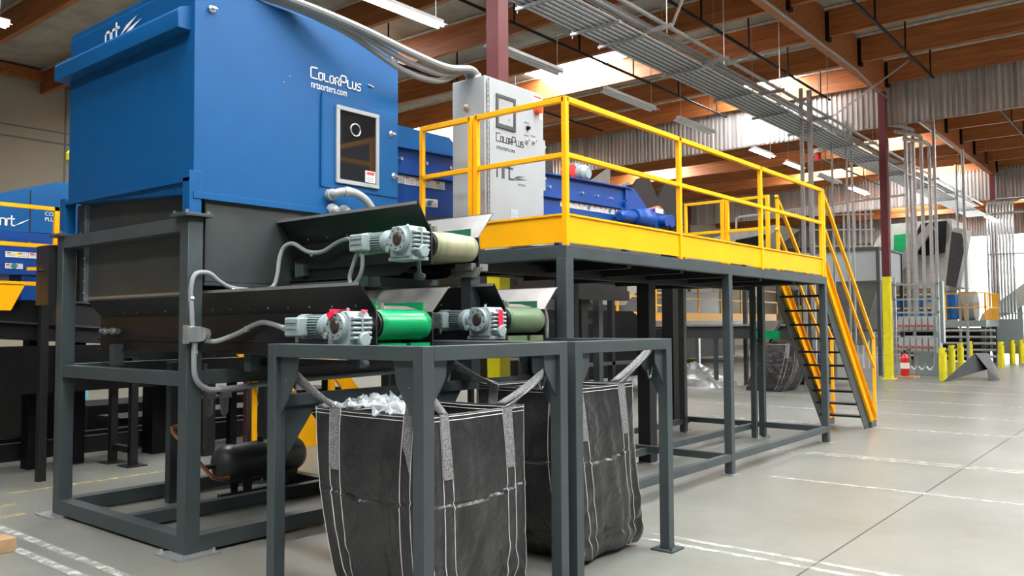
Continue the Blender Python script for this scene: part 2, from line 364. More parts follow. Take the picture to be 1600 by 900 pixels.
# blue housing
hx0, hx1, hy0, hy1 = 3.12, 5.10, 5.475, 7.52
hz0, hz1 = 2.55, 4.11
h = MB(); h.prism([(hy0, hz0), (hy1, hz0+.13), (hy1, hz1), (hy0, hz1)], 'x', hx0, hx1)
hs = h.build('housing', 'blue', so, bevel=.006)
mb = MB(); mb.prism([(hy0-.0, 2.64), (hy1, 2.66), (hy1, 2.69), (hy0, 2.67)], 'x', hx0-.03, hx0+.01); mb.box(hx0, hx1, hy0-.012, hy0+.01, hz0-.03, hz0+.02); mb.build('lower_flange', 'blue', hs, bevel=.002)
for (x, y) in [(FX0+.01, FY0+.01), (FX0+.01, FY1-T+.005), (FX1-T-.1, FY0+.02), (FX1-T-.1, FY1-T)]:
    MB().box(x, x+.095, y, y+.095, 2.41, 2.72).build('corner_foot', 'blue', so, bevel=.003)
# projecting hood on the -X side: sloping face above a deep lip
mb = MB(); mb.prism([(hx0+.01, 3.93), (hx0-.085, 3.895), (hx0-.10, 3.87), (hx0-.10, 3.745), (hx0+.01, 3.745)], 'y', 5.53, 7.60)
mb.build('hood_lip', 'blue', so, bevel=.005)
mb = MB(); mb.box(hx0+.01, hx1, hy0+.08, hy1, 4.09, 4.16); mb.build('roof_panel', 'blue', so, bevel=.004)
mb = MB(); strokes(mb, (hx0-.002, 6.86, 3.94), 'y', 'nrt', [(.085, .085), (.06, .085), (.05, .085)], .022, .004); 
o = mb.build('logo', 'white', so)
mb = MB(); mb.plate([(hx0-.003, 6.60, 3.95), (hx0-.003, 6.47, 3.985), (hx0-.003, 6.33, 4.05), (hx0-.003, 6.5, 4.01)], .003); mb.plate([(hx0-.003, 6.56, 3.93), (hx0-.003, 6.42, 3.95), (hx0-.003, 6.25, 4.01), (hx0-.003, 6.45, 3.975)], .003)
mb.build('swoosh', 'white', so)
# door with window on the front
Yf = hy0-.001
dr = MB().box(4.255, 5.09, Yf-.008, Yf+.01, 2.745, 3.50).build('access_door', 'blue', so, bevel=.003)
mb = MB().box(4.235, 4.262, Yf-.016, Yf, 2.75, 3.50)
for k in range(9): mb.cyl((4.248, Yf-.012, 2.78+k*.085), (4.248, Yf-.012, 2.85+k*.085), .009, 8)
mb.build('hinge', 'blue', dr)
wx0, wx1, wz0, wz1 = 4.385, 4.852, 2.795, 3.45
mb = MB(); fw = .035
mb.box(wx0, wx1, Yf-.028, Yf-.006, wz0, wz0+fw); mb.box(wx0, wx1, Yf-.028, Yf-.006, wz1-fw, wz1); mb.box(wx0, wx0+fw, Yf-.028, Yf-.006, wz0+fw, wz1-fw); mb.box(wx1-fw, wx1, Yf-.028, Yf-.006, wz0+fw, wz1-fw)
mb.build('window_frame', 'cab', dr, bevel=.003)
MB().box(wx0+fw, wx1-fw, Yf-.016, Yf-.006, wz0+fw, wz1-fw).build('window_pane', 'glass', dr)
MB().ring((4.59, Yf-.02, 3.27), 'y', .052, .006).build('round_latch', 'galv', dr)
MB().box(4.70, 4.81, Yf-.021, Yf-.016, 2.84, 2.94).build('warning_sticker', 'label', dr)
MB().box(4.715, 4.80, Yf-.023, Yf-.02, 2.905, 2.932).build('sticker_band', 'pink', dr)
mb = MB()
for z in (2.85, 2.865, 2.88): mb.box(4.715, 4.79, Yf-.0225, Yf-.02, z, z+.005)
mb.build('sticker_print', 'gink', dr)
for (x, z) in [(3.25, 3.925), (5.035, 4.00), (5.01, 3.312), (5.04, 2.936)]:
    mb = MB(); mb.cyl((x, Yf-.045, z), (x, Yf, z), .012, 8); mb.lathe((x, Yf-.02, z), (x, Yf-.004, z), [(0, .018), (.5, .028), (1, .03)], 12); mb.cyl((x-.02, Yf-.04, z-.004), (x+.02, Yf-.04, z-.004), .009, 8)
    mb.build('latch_bolt', 'steel', so)
mb = MB()
for (x, z) in [(3.93, 3.585), (3.88, 3.53), (4.90, 3.37), (4.95, 3.33)]: mb.cyl((x, Yf-.006, z), (x, Yf, z), .006, 8)
mb.build('rivet', 'steel', so)
MB().bar((4.74, Yf-.006, 3.70), (4.80, Yf-.006, 3.69), .012, .006).build('handle_slot', 'white', so)
# lettering
mb = MB(); S = [(.062, .088)]+[(.04, .058)]*4+[(.058, .088)]+[(.036, .058)]*3
strokes(mb, (4.135, Yf-.003, 3.625), 'x', 'COLORPLUS', S, .0115, .004, gap=.42); mb.build('name_lettering', 'white', so)
text('web_address_lettering', 'nrtsorters.com', .085, (4.135, Yf-.003, 3.545), '-y', 'white', so, sx=.72)
# chute below housing
mb = MB()
cx0, cx1 = 3.235, 5.0
mb.plate([(cx0, 7.60, 2.68), (cx0, 5.58, 2.62), (cx0, 5.58, 1.83), (cx0, 7.60, 1.83)], .01)
mb.box(cx0, cx1, 5.50, 5.52, 1.93, 2.6); mb.box(cx0, cx1, 7.44, 7.46, 1.83, 2.66); mb.box(cx1-.02, cx1, 5.5, 7.46, 1.83, 2.6)
ch = mb.build('hopper', 'chute', so)
mb = MB(); mb.box(cx0-.03, cx0+.01, 7.36, 7.385, 1.83, 2.66)
MB().box(cx0-.01, cx1, 5.485, 5.53, 1.90, 1.925).build('front_flange', 'char', ch)
for k in range(8): mb.cyl((cx0-.04, 7.372, 1.9+k*.1), (cx0-.02, 7.372, 1.9+k*.1), .009, 6)
mb.build('bolted_flange', 'galv', ch)
mb = MB(); mb.plate([(3.9, 5.52, 2.5), (4.9, 5.52, 2.5), (4.75, 5.3, 2.0), (4.05, 5.3, 2.0)], .01); mb.build('deflector_plate', 'chute', ch)
# sticker on housing none; pipe elbows on the front face
for i, (pts, r) in enumerate([([(4.33, Yf, 2.68), (4.33, 5.40, 2.69), (4.40, 5.36, 2.71), (4.50, 5.33, 2.70), (4.62, 5.33, 2.64), (4.76, 5.36, 2.50), (4.84, 5.40, 2.38)], .034)]):
    pp = tag(MB().tube(pts, r, 12).build('drain_pipe', 'pipe'), 'thick pale grey pipe elbow leaving the blue front near the window', 'pipe')
    mb = MB(); mb.cyl((4.33, 5.43, 2.685), (4.33, Yf, 2.685), .05, 12); mb.cyl((4.40, 5.36, 2.71), (4.44, 5.345, 2.71), .042, 12); mb.build('pipe_collar', 'pipe', pp)
for x in (4.35, 4.47):
    tag(MB().lathe((x, 5.39, 2.55), (x, Yf, 2.57), [(0, .02), (.2, .035), (.5, .035), (.55, .048), (1, .048)], 14).build('pipe_stub', 'pipe'),
        'pale grey capped stub low on the blue front, %s' % ('nearer the front corner leg' if x < 4.4 else 'farther from the corner leg'), 'pipe fitting', 'capped pipe stubs on the blue front')

# ================================================================== CONVEYORS WITH GEARMOTORS
def conveyor(name, label, bx0, bx1, yh, yt, z, beltm, ztop, wing=.14):
    yh += .07
    c = thing(name, label, 'conveyor', (bx0, yh, z-.5))
    r = .092
    rl = MB().cyl((bx0+.012, yh, z), (bx1-.012, yh, z), r-.006, 28); rl.build('head_roller', 'dark', c)
    # belt: loop around head roller
    prof = []; n = 14
    for i in range(n+1):
        a = PI/2+PI*i/n; prof.append((yh+math.cos(a)*r*1.0, z+math.sin(a)*r))
    outer = [(yt, z+r)]+prof+[(yt, z-r)]
    inner = [(yt, z-r+.006)]+[(yh+(y-yh)*.94, z+(zz-z)*.94) for y, zz in prof[::-1]]+[(yt, z+r-.006)]
    v = []; f = []
    poly = outer
    nn = len(poly)
    w0, w1 = bx0+.03, bx1-.03; cols = 9
    for j in range(cols):
        x = w0+(w1-w0)*j/(cols-1); cr = .006*math.sin(PI*j/(cols-1))
        for (y, zz) in poly:
            v.append((x, y-(cr if y < yh else 0), zz))
    for j in range(cols-1):
        for i in range(nn-1): f.append((j*nn+i, j*nn+i+1, (j+1)*nn+i+1, (j+1)*nn+i))
    bl = MB().add(v, f).build('belt', beltm, c)
    sm = bl.modifiers.new('thick', 'SOLIDIFY'); sm.thickness = .006; sm.offset = 0
    for xs in (bx0+.028, bx1-.036):
        MB().box(xs, xs+.008, yh-.02, yt-.1, z+r+.003, z+r+.055).build('side_skirt', 'green' if beltm == 'green' else 'dgreen', c)
    mb = MB()
    for y in (yh+.35, yh+.95):
        mb.box(w0+.06, w1-.06, y, y+.012, z+r, z+r+.05)
    mb.build('cleat', beltm, bl)
    for sgn, x in ((-1, bx0), (1, bx1)):
        # side plate: end chamfer, lower lip
        o = x if sgn > 0 else x-.012
        mb = MB(); mb.prism([(yh-.07, z-.135), (yh-.07, z+.075), (yh-.065, z+.085), (yt, z+.085), (yt, z-.2), (yh+.25, z-.2), (yh+.12, z-.135)], 'x', o, o+.012)
        mb.box(x+sgn*.0, x+sgn*.035, yh+.14, yt, z-.112, z-.10); mb.box(min(x, x+sgn*.04), max(x, x+sgn*.04), yh+.3, yt, z-.2, z-.19)
        sp_ = mb.build('side_plate', 'dark', c, bevel=0)
        # flared wing
        a = x+sgn*0; tpx = x+sgn*wing
        mb = MB(); q = [(a, yh-.065, z+.085), (a, yt, z+.085), (tpx, yt, ztop), (tpx, yh-.08, ztop)]
        mb.plate(q, .006*sgn); mb.box(min(tpx, tpx+sgn*.02), max(tpx, tpx+sgn*.02), yh-.08, yt, ztop-.004, ztop+.006)
        wg = mb.build('side_wing', 'galvw' if sgn > 0 else 'dark', c, label='bright galvanised inner wing' if sgn > 0 else None)
        if sgn < 0:
            MB().box(tpx-.026, tpx-.02, yh-.08, yt, ztop-.012, ztop+.008).build('wing_rim', 'galvw', wg)
        mb = MB(); k = 0
        y = yh+.08
        while y < yt-.1:
            mb.cyl((x+sgn*(.03 if sgn < 0 else -.002)+0, y, z+.125), (x+sgn*(.045 if sgn < 0 else .01)+(-.0), y, z+.12), .007, 6); y += .23
        mb.build('bolt_row', 'steel', wg)
        # bearing
        mb = MB(); mb.lathe((x, yh, z), (x+sgn*.05, yh, z), [(0, .07), (.4, .07), (.5, .05), (1, .045)], 16); mb.cyl((x+sgn*.05, yh, z), (x+sgn*.08, yh, z), .02, 12)
        mb.build('bearing', 'dark', c)
    y = yh+.4
    while y < yt: MB().box(bx0, bx1, y, y+.05, z-.16, z-.13).build('cross_member', 'dark', c); y += .6
    # curved rubber skirt at the discharge end
    mb = MB(); mb.plate([(bx0+.03, yh+.02, z+r+.004), (bx1-.01, yh+.02, z+r+.004), (bx1+.0, yh+.14, z+r+.03), (bx0+.03, yh+.14, z+r+.03)], .004)
    mb.box(bx0+.08, bx0+.105, yh-.01, yh+.02, z+r, z+r+.045)
    mb.build('belt_scraper', 'galvw', c)
    return c
CV = {}
CV['a'] = conveyor('discharge_conveyor', 'lower discharge conveyor with bright green belt ending over the nearest black bag', 3.40, 3.87, 3.83, 7.45, 1.607, 'green', 1.855)
CV['b'] = conveyor('discharge_conveyor', 'upper discharge conveyor with worn cream belt, above the two lower ones', 4.0, 4.47, 3.954, 5.60, 2.152, 'cream', 2.42)
CV['c'] = conveyor('discharge_conveyor', 'lower discharge conveyor with olive belt ending over the bag beside the yellow platform', 4.63, 5.09, 3.83, 7.45, 1.640, 'olive', 1.892)
# worn green lower scraper belts
for k, x0, x1, yh, z in (('a', 3.42, 3.85, 3.86, 1.607), ('c', 4.65, 5.07, 3.86, 1.64)):
    mb = MB(); mb.box(x0, x0+.22, yh-.03, yh+.05, z-.155, z-.115); mb.box(x0+.26, x1, yh-.03, yh+.05, z-.155, z-.115)
    mb.build('lower_scraper', 'green' if k == 'a' else 'olive', CV[k])
# supports of upper conveyor
mb = MB(); mb.box(4.46, 4.56, 4.02, 4.12, 1.20, 2.02); mb.build('support_leg', 'char', CV['b'], bevel=.003)
mb = MB(); mb.box(4.42, 4.60, 3.98, 4.14, 2.0, 2.05); mb.prism([(3.93, 2.02), (4.2, 2.02), (4.2, 1.95), (4.0, 1.95)], 'x', 4.44, 4.5); mb.build('support_bracket', 'galvw', CV['b'])
mb = MB(); mb.box(3.93, 4.0, 4.5, 5.45, 1.90, 1.935); mb.box(3.86, 4.56, 4.45, 4.52, 1.88, 1.95); mb.box(4.2, 4.6, 5.0, 5.08, 1.3, 1.95); mb.build('support_beam', 'char', CV['b'])
mb = MB(); mb.box(3.93, 3.99, 5.28, 5.34, 1.99, 2.08); mb.box(3.90, 3.99, 5.34, 5.345, 1.98, 2.09); mb.build('hanger_bracket', 'char', CV['b'])
# tensioner of the lower conveyor seen through the frame
mb = MB(); mb.cyl((3.33, 7.0, 1.57), (3.33, 7.32, 1.57), .022, 12); mb.cyl((3.33, 7.05, 1.57), (3.33, 7.1, 1.57), .034, 6); mb.cyl((3.33, 7.2, 1.57), (3.33, 7.24, 1.57), .034, 6)
mb.build('belt_tensioner', 'steel', CV['a'])
MB().box(3.30, 3.38, 7.0, 7.09, 1.28, 1.46).build('support_bracket', 'char', CV['a'])
MB().box(3.42, 3.5, 5.2, 5.28, 1.28, 1.42).build('support_bracket', 'char', CV['a'])

def gearmotor(label, X, yh, z, tape=None):
    # X = plane of the conveyor side plate; unit sits on its -X side, motor axis along +Y
    g = thing('gearmotor', label, 'motor', (X, yh, z-.14), 'grey gearmotors driving the discharge conveyors')
    a, bx = X-.30, X-.145           # gearbox block in X
    y0, y1 = yh-.115, yh+.085; q = .8
    zc = z+.0; yc = yh-.018
    mb = MB(); mb.prism([(y0+.012, z-.115), (y0, z-.02), (y0, z+.05), (y0+.025, z+.088), (y1-.02, z+.088), (y1, z+.05), (y1, z-.115)], 'x', a, bx)
    gb = mb.build('gearbox', 'motor', g, bevel=.008)
    mb = MB(); mb.lathe((a, yc, zc), (a-.032, yc, zc), [(0, .088), (.35, .088), (.4, .082), (1, .078), (1, .044), (.6, .042)], 32); mb.build('cover_flange', 'motor', gb)
    mb = MB(); mb.lathe((a-.018, yc, zc), (a-.040, yc, zc), [(0, .042), (.6, .042), (1, .030)], 24); mb.build('output_cap', 'capd', gb)
    mb = MB()
    for k in range(8):
        t = 2*PI*k/8+.2; mb.cyl((a-.032, yc+math.cos(t)*.064, zc+math.sin(t)*.064), (a-.036, yc+math.cos(t)*.064, zc+math.sin(t)*.064), .005, 6)
    mb.build('flange_bolt', 'dark', gb)
    mb = MB()                       # ribs on the -Y face
    for k in range(5):
        zz = z+.045-k*.028
        for xa, xb in ((a+.010, a+.068), (a+.082, bx-.008)):
            mb.prism([(y0-.026, zz), (y0-.02, zz+.009), (y0+.01, zz+.010), (y0+.01, zz-.010), (y0-.02, zz-.009)], 'x', xa, xb)
    mb.box(a+.068, a+.082, y0-.026, y0+.01, z-.10, z+.075)
    mb.build('cooling_rib', 'motor', gb, bevel=.002)
    mb = MB(); mb.lathe((a+.085, y0-.042, z-.078), (a+.085, y0+.01, z-.078), [(0, .036), (.1, .041), (1, .043)], 24); mb.build('inspection_cap', 'motor', gb)
    mb = MB(); mb.lathe((bx, yh+.04, z), (X-.03, yh+.04, z), [(0, .05), (.3, .05), (.35, .078), (.6, .078), (.62, .055), (1, .055)], 20)
    mb.build('shaft_hub', 'dark', gb)
    mb = MB()
    for k in range(6):
        t = 2*PI*k/6; mb.cyl((bx+.005, yh+.04+math.cos(t)*.062, z+math.sin(t)*.062), (bx+.07, yh+.04+math.cos(t)*.062, z+math.sin(t)*.062), .010, 8)
    mb.build('hub_bolt', 'steel', gb)
    mb = MB(); mb.box(a+.01, bx-.005, yh-.125, yh+.11, z-.135, z-.112); mb.cyl((a+.08, yh+.0, z+.085), (a+.08, yh+.0, z+.108), .010, 8)
    mb.cyl((a-.01, yh+.10, z-.055), (a+.03, yh+.10, z-.055), .02, 10)
    mb.build('mounting_foot', 'motor', gb, bevel=.003)
    # motor
    cxm = (a+bx)/2-.015
    mb = MB(); mb.lathe((cxm, y1-.005, z), (cxm, yh+.185, z), [(0, .045), (.2, .06), (.45, .06), (.5, .078), (.75, .078), (.8, .066), (1, .066)], 24); mb.build('adapter_flange', 'motor', g)
    mb = MB(); mb.cyl((cxm, yh+.18, z), (cxm, yh+.37, z), .054, 24)
    for k in range(26):
        t = 2*PI*k/26; c_, s_ = math.cos(t), math.sin(t)
        mb.bar((cxm+c_*.062, yh+.185, z+s_*.062), (cxm+c_*.062, yh+.34, z+s_*.062), .020, .005, up=(-s_, 0, c_))
    mo = mb.build('motor_body', 'motor', g)
    mb = MB(); mb.lathe((cxm, yh+.33, z), (cxm, yh+.43, z), [(0, .076), (.7, .076), (1, .058)], 24); mb.build('fan_cowl', 'motor', mo)
    mb = MB(); mb.box(cxm-.13, cxm-.055, yh+.275, yh+.415, z-.06, z+.055); tb = mb.build('terminal_box', 'motor', g, bevel=.010)
    mb = MB(); mb.box(cxm-.136, cxm-.125, yh+.29, yh+.40, z-.014, z-.008); mb.box(cxm-.136, cxm-.125, yh+.29, yh+.40, z+.022, z+.027)
    for yy in (yh+.295, yh+.395):
        for zz in (z-.048, z+.042): mb.cyl((cxm-.136, yy, zz), (cxm-.125, yy, zz), .005, 6)
    mb.build('lid_rib', 'motor', tb)
    mb = MB().cyl((cxm-.095, yh+.33, z-.095), (cxm-.095, yh+.33, z-.058), .012, 10); mb.cyl((cxm-.095, yh+.44, z-.015), (cxm-.095, yh+.412, z-.015), .014, 10); mb.build('cable_gland', 'galv', tb)
    mb = MB().cyl((X-.06, yh+.02, z-.22), (X-.14, yh-.05, z-.23), .014, 10); mb.bar((X-.12, yh+.0, z-.12), (X-.09, yh+.02, z-.24), .02, .04); mb.cyl((X-.05, yh+.03, z-.23), (X-.11, yh+.03, z-.225), .026, 12)
    mb.build('torque_arm', 'char', g)
    if tape == 'cloth':
        vs = []; 
        mb = MB(); mb.plate([(a-.036, yh+.02, z+.055), (a-.036, yh-.03, z+.07), (a-.01, yh-.05, z+.096), (a-.01, yh+.05, z+.10)], .004)
        mb.plate([(a-.012, yh+.05, z+.092), (a-.012, yh-.04, z+.092), (a+.06, yh-.05, z+.094), (a+.03, yh+.02, z+.092)], .004)
        mb.plate([(a-.037, yh+.045, z+.075), (a-.038, yh+.02, z+.035), (a-.038, yh-.01, z+.06), (a-.03, yh-.01, z+.09)], .006)
        mb.plate([(a+.08, y0-.004, z+.088), (a+.11, y0-.004, z+.070), (a+.14, y0+.01, z+.092), (a+.11, y0+.03, z+.096)], .004)
        mb.build('red_tag', 'redtape', g, label='crumpled red tape')
    if tape == 'strip':
        mb = MB(); mb.box(a+.052, a+.098, y0-.034, y0-.026, z-.055, z+.07); mb.build('red_tape', 'redtape', g, bevel=.012, label='vertical strip of red tape')
    return g
gearmotor('grey gearmotor with crumpled red tape, driving the bright green belt', 3.388, 3.83, 1.600, 'cloth')
gearmotor('grey gearmotor with a vertical red strip, driving the olive belt', 4.618, 3.83, 1.640, 'strip')
gearmotor('grey gearmotor without any red tape, driving the upper cream belt', 3.988, 3.954, 2.160)

# ================================================================== BAG STANDS
def stand(label, x0, x1, y0, y1, H=1.5):
    t = .075
    s = thing('bag_stand', label, 'stand', (x0, y0, 0), 'charcoal stands holding the bulk bags')
    for (x, y) in [(x0, y0), (x1-t, y0), (x0, y1-t), (x1-t, y1-t)]:
        l = MB().box(x, x+t, y, y+t, .012, H-.0).build('leg', 'char', s, bevel=.003)
        fp = MB().box(x-.05, x+t+.05, y-.05, y+t+.05, 0, .012); fp.cyl((x-.03, y-.03, .012), (x-.03, y-.03, .03), .01, 6); fp.cyl((x+t+.03, y+t+.03, .012), (x+t+.03, y+t+.03, .03), .01, 6)
        fp.build('foot_plate', 'char', l)
    for a in [(x0+t, x1-t, y0, y0+t), (x0+t, x1-t, y1-t, y1), (x0, x0+t, y0+t, y1-t), (x1-t, x1, y0+t, y1-t)]:
        MB().box(a[0], a[1], a[2], a[3], H-t, H).build('top_rail', 'char', s, bevel=.003)
    MB().box(x0+t, x1-t, y1-t+.01, y1-.005, 1.13, 1.2).build('middle_rail', 'char', s, bevel=.003)
    # gusset plates: triangular plates under the corners, bent towards the bag
    g = .2
    for (x, sx_) in ((x0+t*.5, 1), (x1-t*.5, -1)):
        for (y, sy_) in ((y0+t, 1), (y1-t, -1)):
            mb = MB(); mb.prism([(y-sy_*.01, H-t), (y+sy_*g*.85, H-t), (y+sy_*g*.80, H-t-.11), (y-sy_*.01, H-t-.36)], 'x', x-.004, x+.004)
            gs = mb.build('gusset', 'char', s)
            mb = MB(); mb.prism([(x+sx_*.03, H-t), (x+sx_*.16, H-t), (x+sx_*.15, H-t-.09), (x+sx_*.03, H-t-.26)], 'y', y-sy_*.045, y-sy_*.037); mb.build('gusset', 'char', s)
            mb = MB(); hx, hy = x+sx_*.05, y+sy_*.06
            mb.tube([(x, hy, H-t-.13), (x+sx_*.03, hy, H-t-.20), (x+sx_*.06, hy, H-t-.20), (x+sx_*.07, hy, H-t-.15)], .007, 6)
            mb.build('hook', 'galv', gs)
    for (x, sx_) in ((x0+t, 1),):
        mb = MB(); mb.prism([(x-.01, 1.13), (x+.25, 1.13), (x-.01, .78)], 'y', y1-t*.5-.004, y1-t*.5+.004); mb.build('lower_gusset', 'char', s)
    return s
stand('charcoal bag stand around the nearest bulk bag, under the bright green belt', 2.87, 4.08, 2.90, 4.19)
stand('charcoal bag stand beside the yellow platform, farther from the blue machine corner', 4.165, 5.375, 2.90, 4.19)

# ================================================================== BULK BAGS
def bag(label, x0, x1, y0, y1, zr, stand_box, seed, bulge=.06, bottom_shift=(0, 0), lift=0.0, detail=True, hooks=None, drop=(0, 0, 0, 0), taper=0):
    g = thing('bulk_bag', label, 'bag', ((x0+x1)/2, (y0+y1)/2, 0))
    rnd = random.Random(seed); sd = seed*3.7
    cx, cyy = (x0+x1)/2, (y0+y1)/2; hx, hy = (x1-x0)/2, (y1-y0)/2
    # perimeter parameter u in [0,4): corners at integers, 0=(x0,y0) 1=(x1,y0) 2=(x1,y1) 3=(x0,y1)
    def base(u):
        u %= 4; k = int(u); t = u-k; e = .06
        Cn = [(-1, -1), (1, -1), (1, 1), (-1, 1)]; a, c = Cn[k], Cn[(k+1) % 4]
        return a[0]+(c[0]-a[0])*t, a[1]+(c[1]-a[1])*t, t
    def surf(u, v, off=0):       # v: 0 rim .. 1 bottom
        bx_, by_, t = base(u); side = 4*t*(1-t)
        k = int(u % 4)
        z = zr*(1-v)+lift*v
        dz = sum(drop[i]*max(0, 1-abs(((u-i+2) % 4)-2)*1.0) for i in range(4))*(1-v)
        nrm = Vector(((0, -1), (1, 0), (0, 1), (-1, 0))[k]+(0,))
        # body shape: nearly square at the rim, belly in the middle, tucked-in base
        belly = math.sin(PI*min(1, v*1.02))*bulge*(.35+.65*side)
        tuck = -(max(0, v-.88)/.12)**2*(.06)
        corner_in = -.008*(1-side)*math.sin(PI*v)
        rimsag = -.035*side*(1-v)**3
        p = Vector((cx+bx_*hx, cyy+by_*hy-(max(0, by_+1)/2)*taper*v**1.5, 0))
        d = Vector((bx_, by_, 0)).normalized()
        p += nrm*(belly+rimsag)+d*(tuck+corner_in)
        p += Vector((bottom_shift[0]*v*v, bottom_shift[1]*v*v, 0))
        q = Vector((u*1.7+sd, v*1.1, sd))
        # vertical soft pleats, one horizontal crease, diagonal folds
        fl = noise.noise(Vector((u*5+sd, v*1.2, 1)))*.030*(.25+v)+noise.noise(Vector((u*13, v*3+sd, 5)))*.007*(.3+v)
        fl += -.009*math.exp(-((v-.40-.02*math.sin(u*4))/.008)**2)+.006*math.exp(-((v-.415-.02*math.sin(u*4))/.008)**2)
        dg = (u*1.3+v*1.6+.25*math.sin(u*5+sd)); fl += -.014*math.exp(-((dg % 1.0-.5)/.05)**2)*min(1, max(0, v-.45)*2.2)
        dg = (u*1.1-v*1.9+.3*math.sin(u*3+sd)); fl += .013*math.exp(-((dg % 1.0-.5)/.07)**2)*min(1, max(0, v-.5)*4)
        fl += -.02*math.exp(-((v-.86)/.03)**2)
        p += nrm*(fl+off); p.z = z-dz+rimsag*.3
        if v > .97: p.z = max(p.z, lift+.002)
        return p
    nu, nv = (176, 90) if detail else (48, 24)
    vs = []; fs = []
    for j in range(nv+1):
        for i in range(nu): vs.append(surf(4*i/nu, j/nv))
    for j in range(nv):
        for i in range(nu): k = (i+1) % nu; fs.append((j*nu+i, j*nu+k, (j+1)*nu+k, (j+1)*nu+i))
    fs.append(tuple(range(nv*nu, (nv+1)*nu)))
    o = MB().add(vs, fs).build('bag_body', 'bag', g); sm = o.modifiers.new('t', 'SOLIDIFY'); sm.thickness = .005; sm.offset = -1
    def strip(u, w, v0, v1, th, n=40, off=.004):
        vs = []; fs = []
        for i in range(n+1):
            v = v0+(v1-v0)*i/n
            for du in (-w/2, w/2):
                vs.append(surf(u+du, v, off)); vs.append(surf(u+du, v, off+th))
        m = MB()
        for i in range(n):
            a = i*4; fs += [(a+1, a+3, a+7, a+5), (a, a+1, a+5, a+4), (a+3, a+2, a+6, a+7)]
        fs += [(0, 2, 3, 1)]
        return m.add(vs, fs)
    def per(u): return 2*hx if int(u % 4) % 2 == 0 else 2*hy
    seam_us = [.125, .215, .785, .875]
    allu = [k+s for k in range(4) for s in seam_us]
    for u in allu:
        w = .0045/per(u); m = strip(u, w, .0, .995, .0025, 60, .001); m.build('seam', 'thread', g)
    # rim hem: double stitch line, also seen inside
    for v in ((.012, .03) if detail else (.015,)):
        pts = [surf(4*i/120, v, .002) for i in range(121)]; MB().tube(pts, .0022, 4, smooth=False).build('hem_stitch', 'thread', g)
        pts = [surf(4*i/120, v, -.008) for i in range(121)]; MB().tube(pts, .0022, 4, smooth=False).build('hem_stitch', 'thread', g)
    for k in range(4):   # stitched vertical corner edges
        pts = [surf(k+.001, i/40, .001) for i in range(41)]; MB().tube(pts, .0022, 4, smooth=False).build('corner_stitch', 'thread', g)
    # lifting loops across each corner
    if hooks:
        for k in range(4):
            hk = Vector(hooks[k]); w = .072
            uA, uB = k-.17, k+.17
            m = MB()
            for u in (uA, uB):
                m2 = strip(u, w/per(u), 0.0, .30, .004, 16, .004); m.v, m.f = m.v, m.f
                m.add(m2.v, m2.f)
            pA, pB = surf(uA, 0, .006), surf(uB, 0, .006)
            tA = (surf(uA+.02, 0)-surf(uA-.02, 0)).normalized(); tB = (surf(uB+.02, 0)-surf(uB-.02, 0)).normalized()
            dirh = (pB-pA).normalized()
            path = [pA, pA.lerp(hk, .5)+Vector((0, 0, -.01)), hk+dirh*-.012, hk+dirh*.012, pB.lerp(hk, .5)+Vector((0, 0, -.01)), pB]
            P = cat(path, 8); n = len(P); vs = []; fs = []
            for i, p in enumerate(P):
                s_ = i/(n-1); tt = abs(s_-.5)*2
                wd = tA.lerp(tB, s_); wd = wd if wd.length > .2 else tA
                up_ = (hk-Vector((cx, cyy, hk.z))).normalized().cross(Vector((0, 0, 1)))
                ww = wd.normalized()*tt+Vector((0, 0, .6))*(1-tt)*.6+Vector((0.2, .2, .2))*(1-tt)
                ww = ww.normalized()*w*.5*(.85+.15*tt)
                vs += [p-ww, p+ww]
            for i in range(n-1): fs.append((2*i, 2*i+1, 2*i+3, 2*i+2))
            lo = MB().add(vs, fs).build('lifting_loop', 'web', g); sm = lo.modifiers.new('t', 'SOLIDIFY'); sm.thickness = .005
            m.build('sewn_strap', 'web', g)
    return g, surf
H = 1.30
b1, s1 = bag('nearest black woven bulk bag, its rim lined with crumpled clear plastic', 3.035, 3.82, 3.035, 3.95, 1.14, None, 1, bulge=.03, bottom_shift=(.03, 0), taper=.22,
    hooks=[(2.955, 3.04, H+.05), (3.995, 3.03, H), (3.995, 4.05, H), (2.955, 4.05, H+.02)])
b2, s2 = bag('black woven bulk bag standing next to the nearest bag, its base slumped outward', 4.32, 5.09, 3.06, 3.83, 1.205, None, 2, bulge=.035, bottom_shift=(.24, .05), lift=.03,
    hooks=[(4.25, 3.03, H+.05), (5.29, 3.03, H+.12), (5.29, 4.05, H+.1), (4.25, 4.03, H+.05)])
# clear liner crumpled over the rim of the nearest bag
vs = []; fs = []; nu, nv = 90, 44
for j in range(nv+1):
    for i in range(nu+1):
        u, v = i/nu, j/nv
        p = Vector((3.04+.26*v, 3.95-.62*u, 1.12+.09*math.sin(PI*u)*(.4+v)-.05*v))
        q = Vector((u*9, v*6, 3)); p += Vector((noise.noise(q), noise.noise(q+Vector((5, 0, 0))), noise.noise(q+Vector((0, 7, 0)))))*.045; p.z += abs(noise.noise(q*2.3))*.03
        vs.append(p)
for j in range(nv):
    for i in range(nu): a = j*(nu+1)+i; fs.append((a, a+1, a+nu+2, a+nu+1))
tag(MB().add(vs, fs).build('plastic_liner', 'film'), 'crumpled clear plastic liner in the mouth of the nearest bag', 'plastic liner')

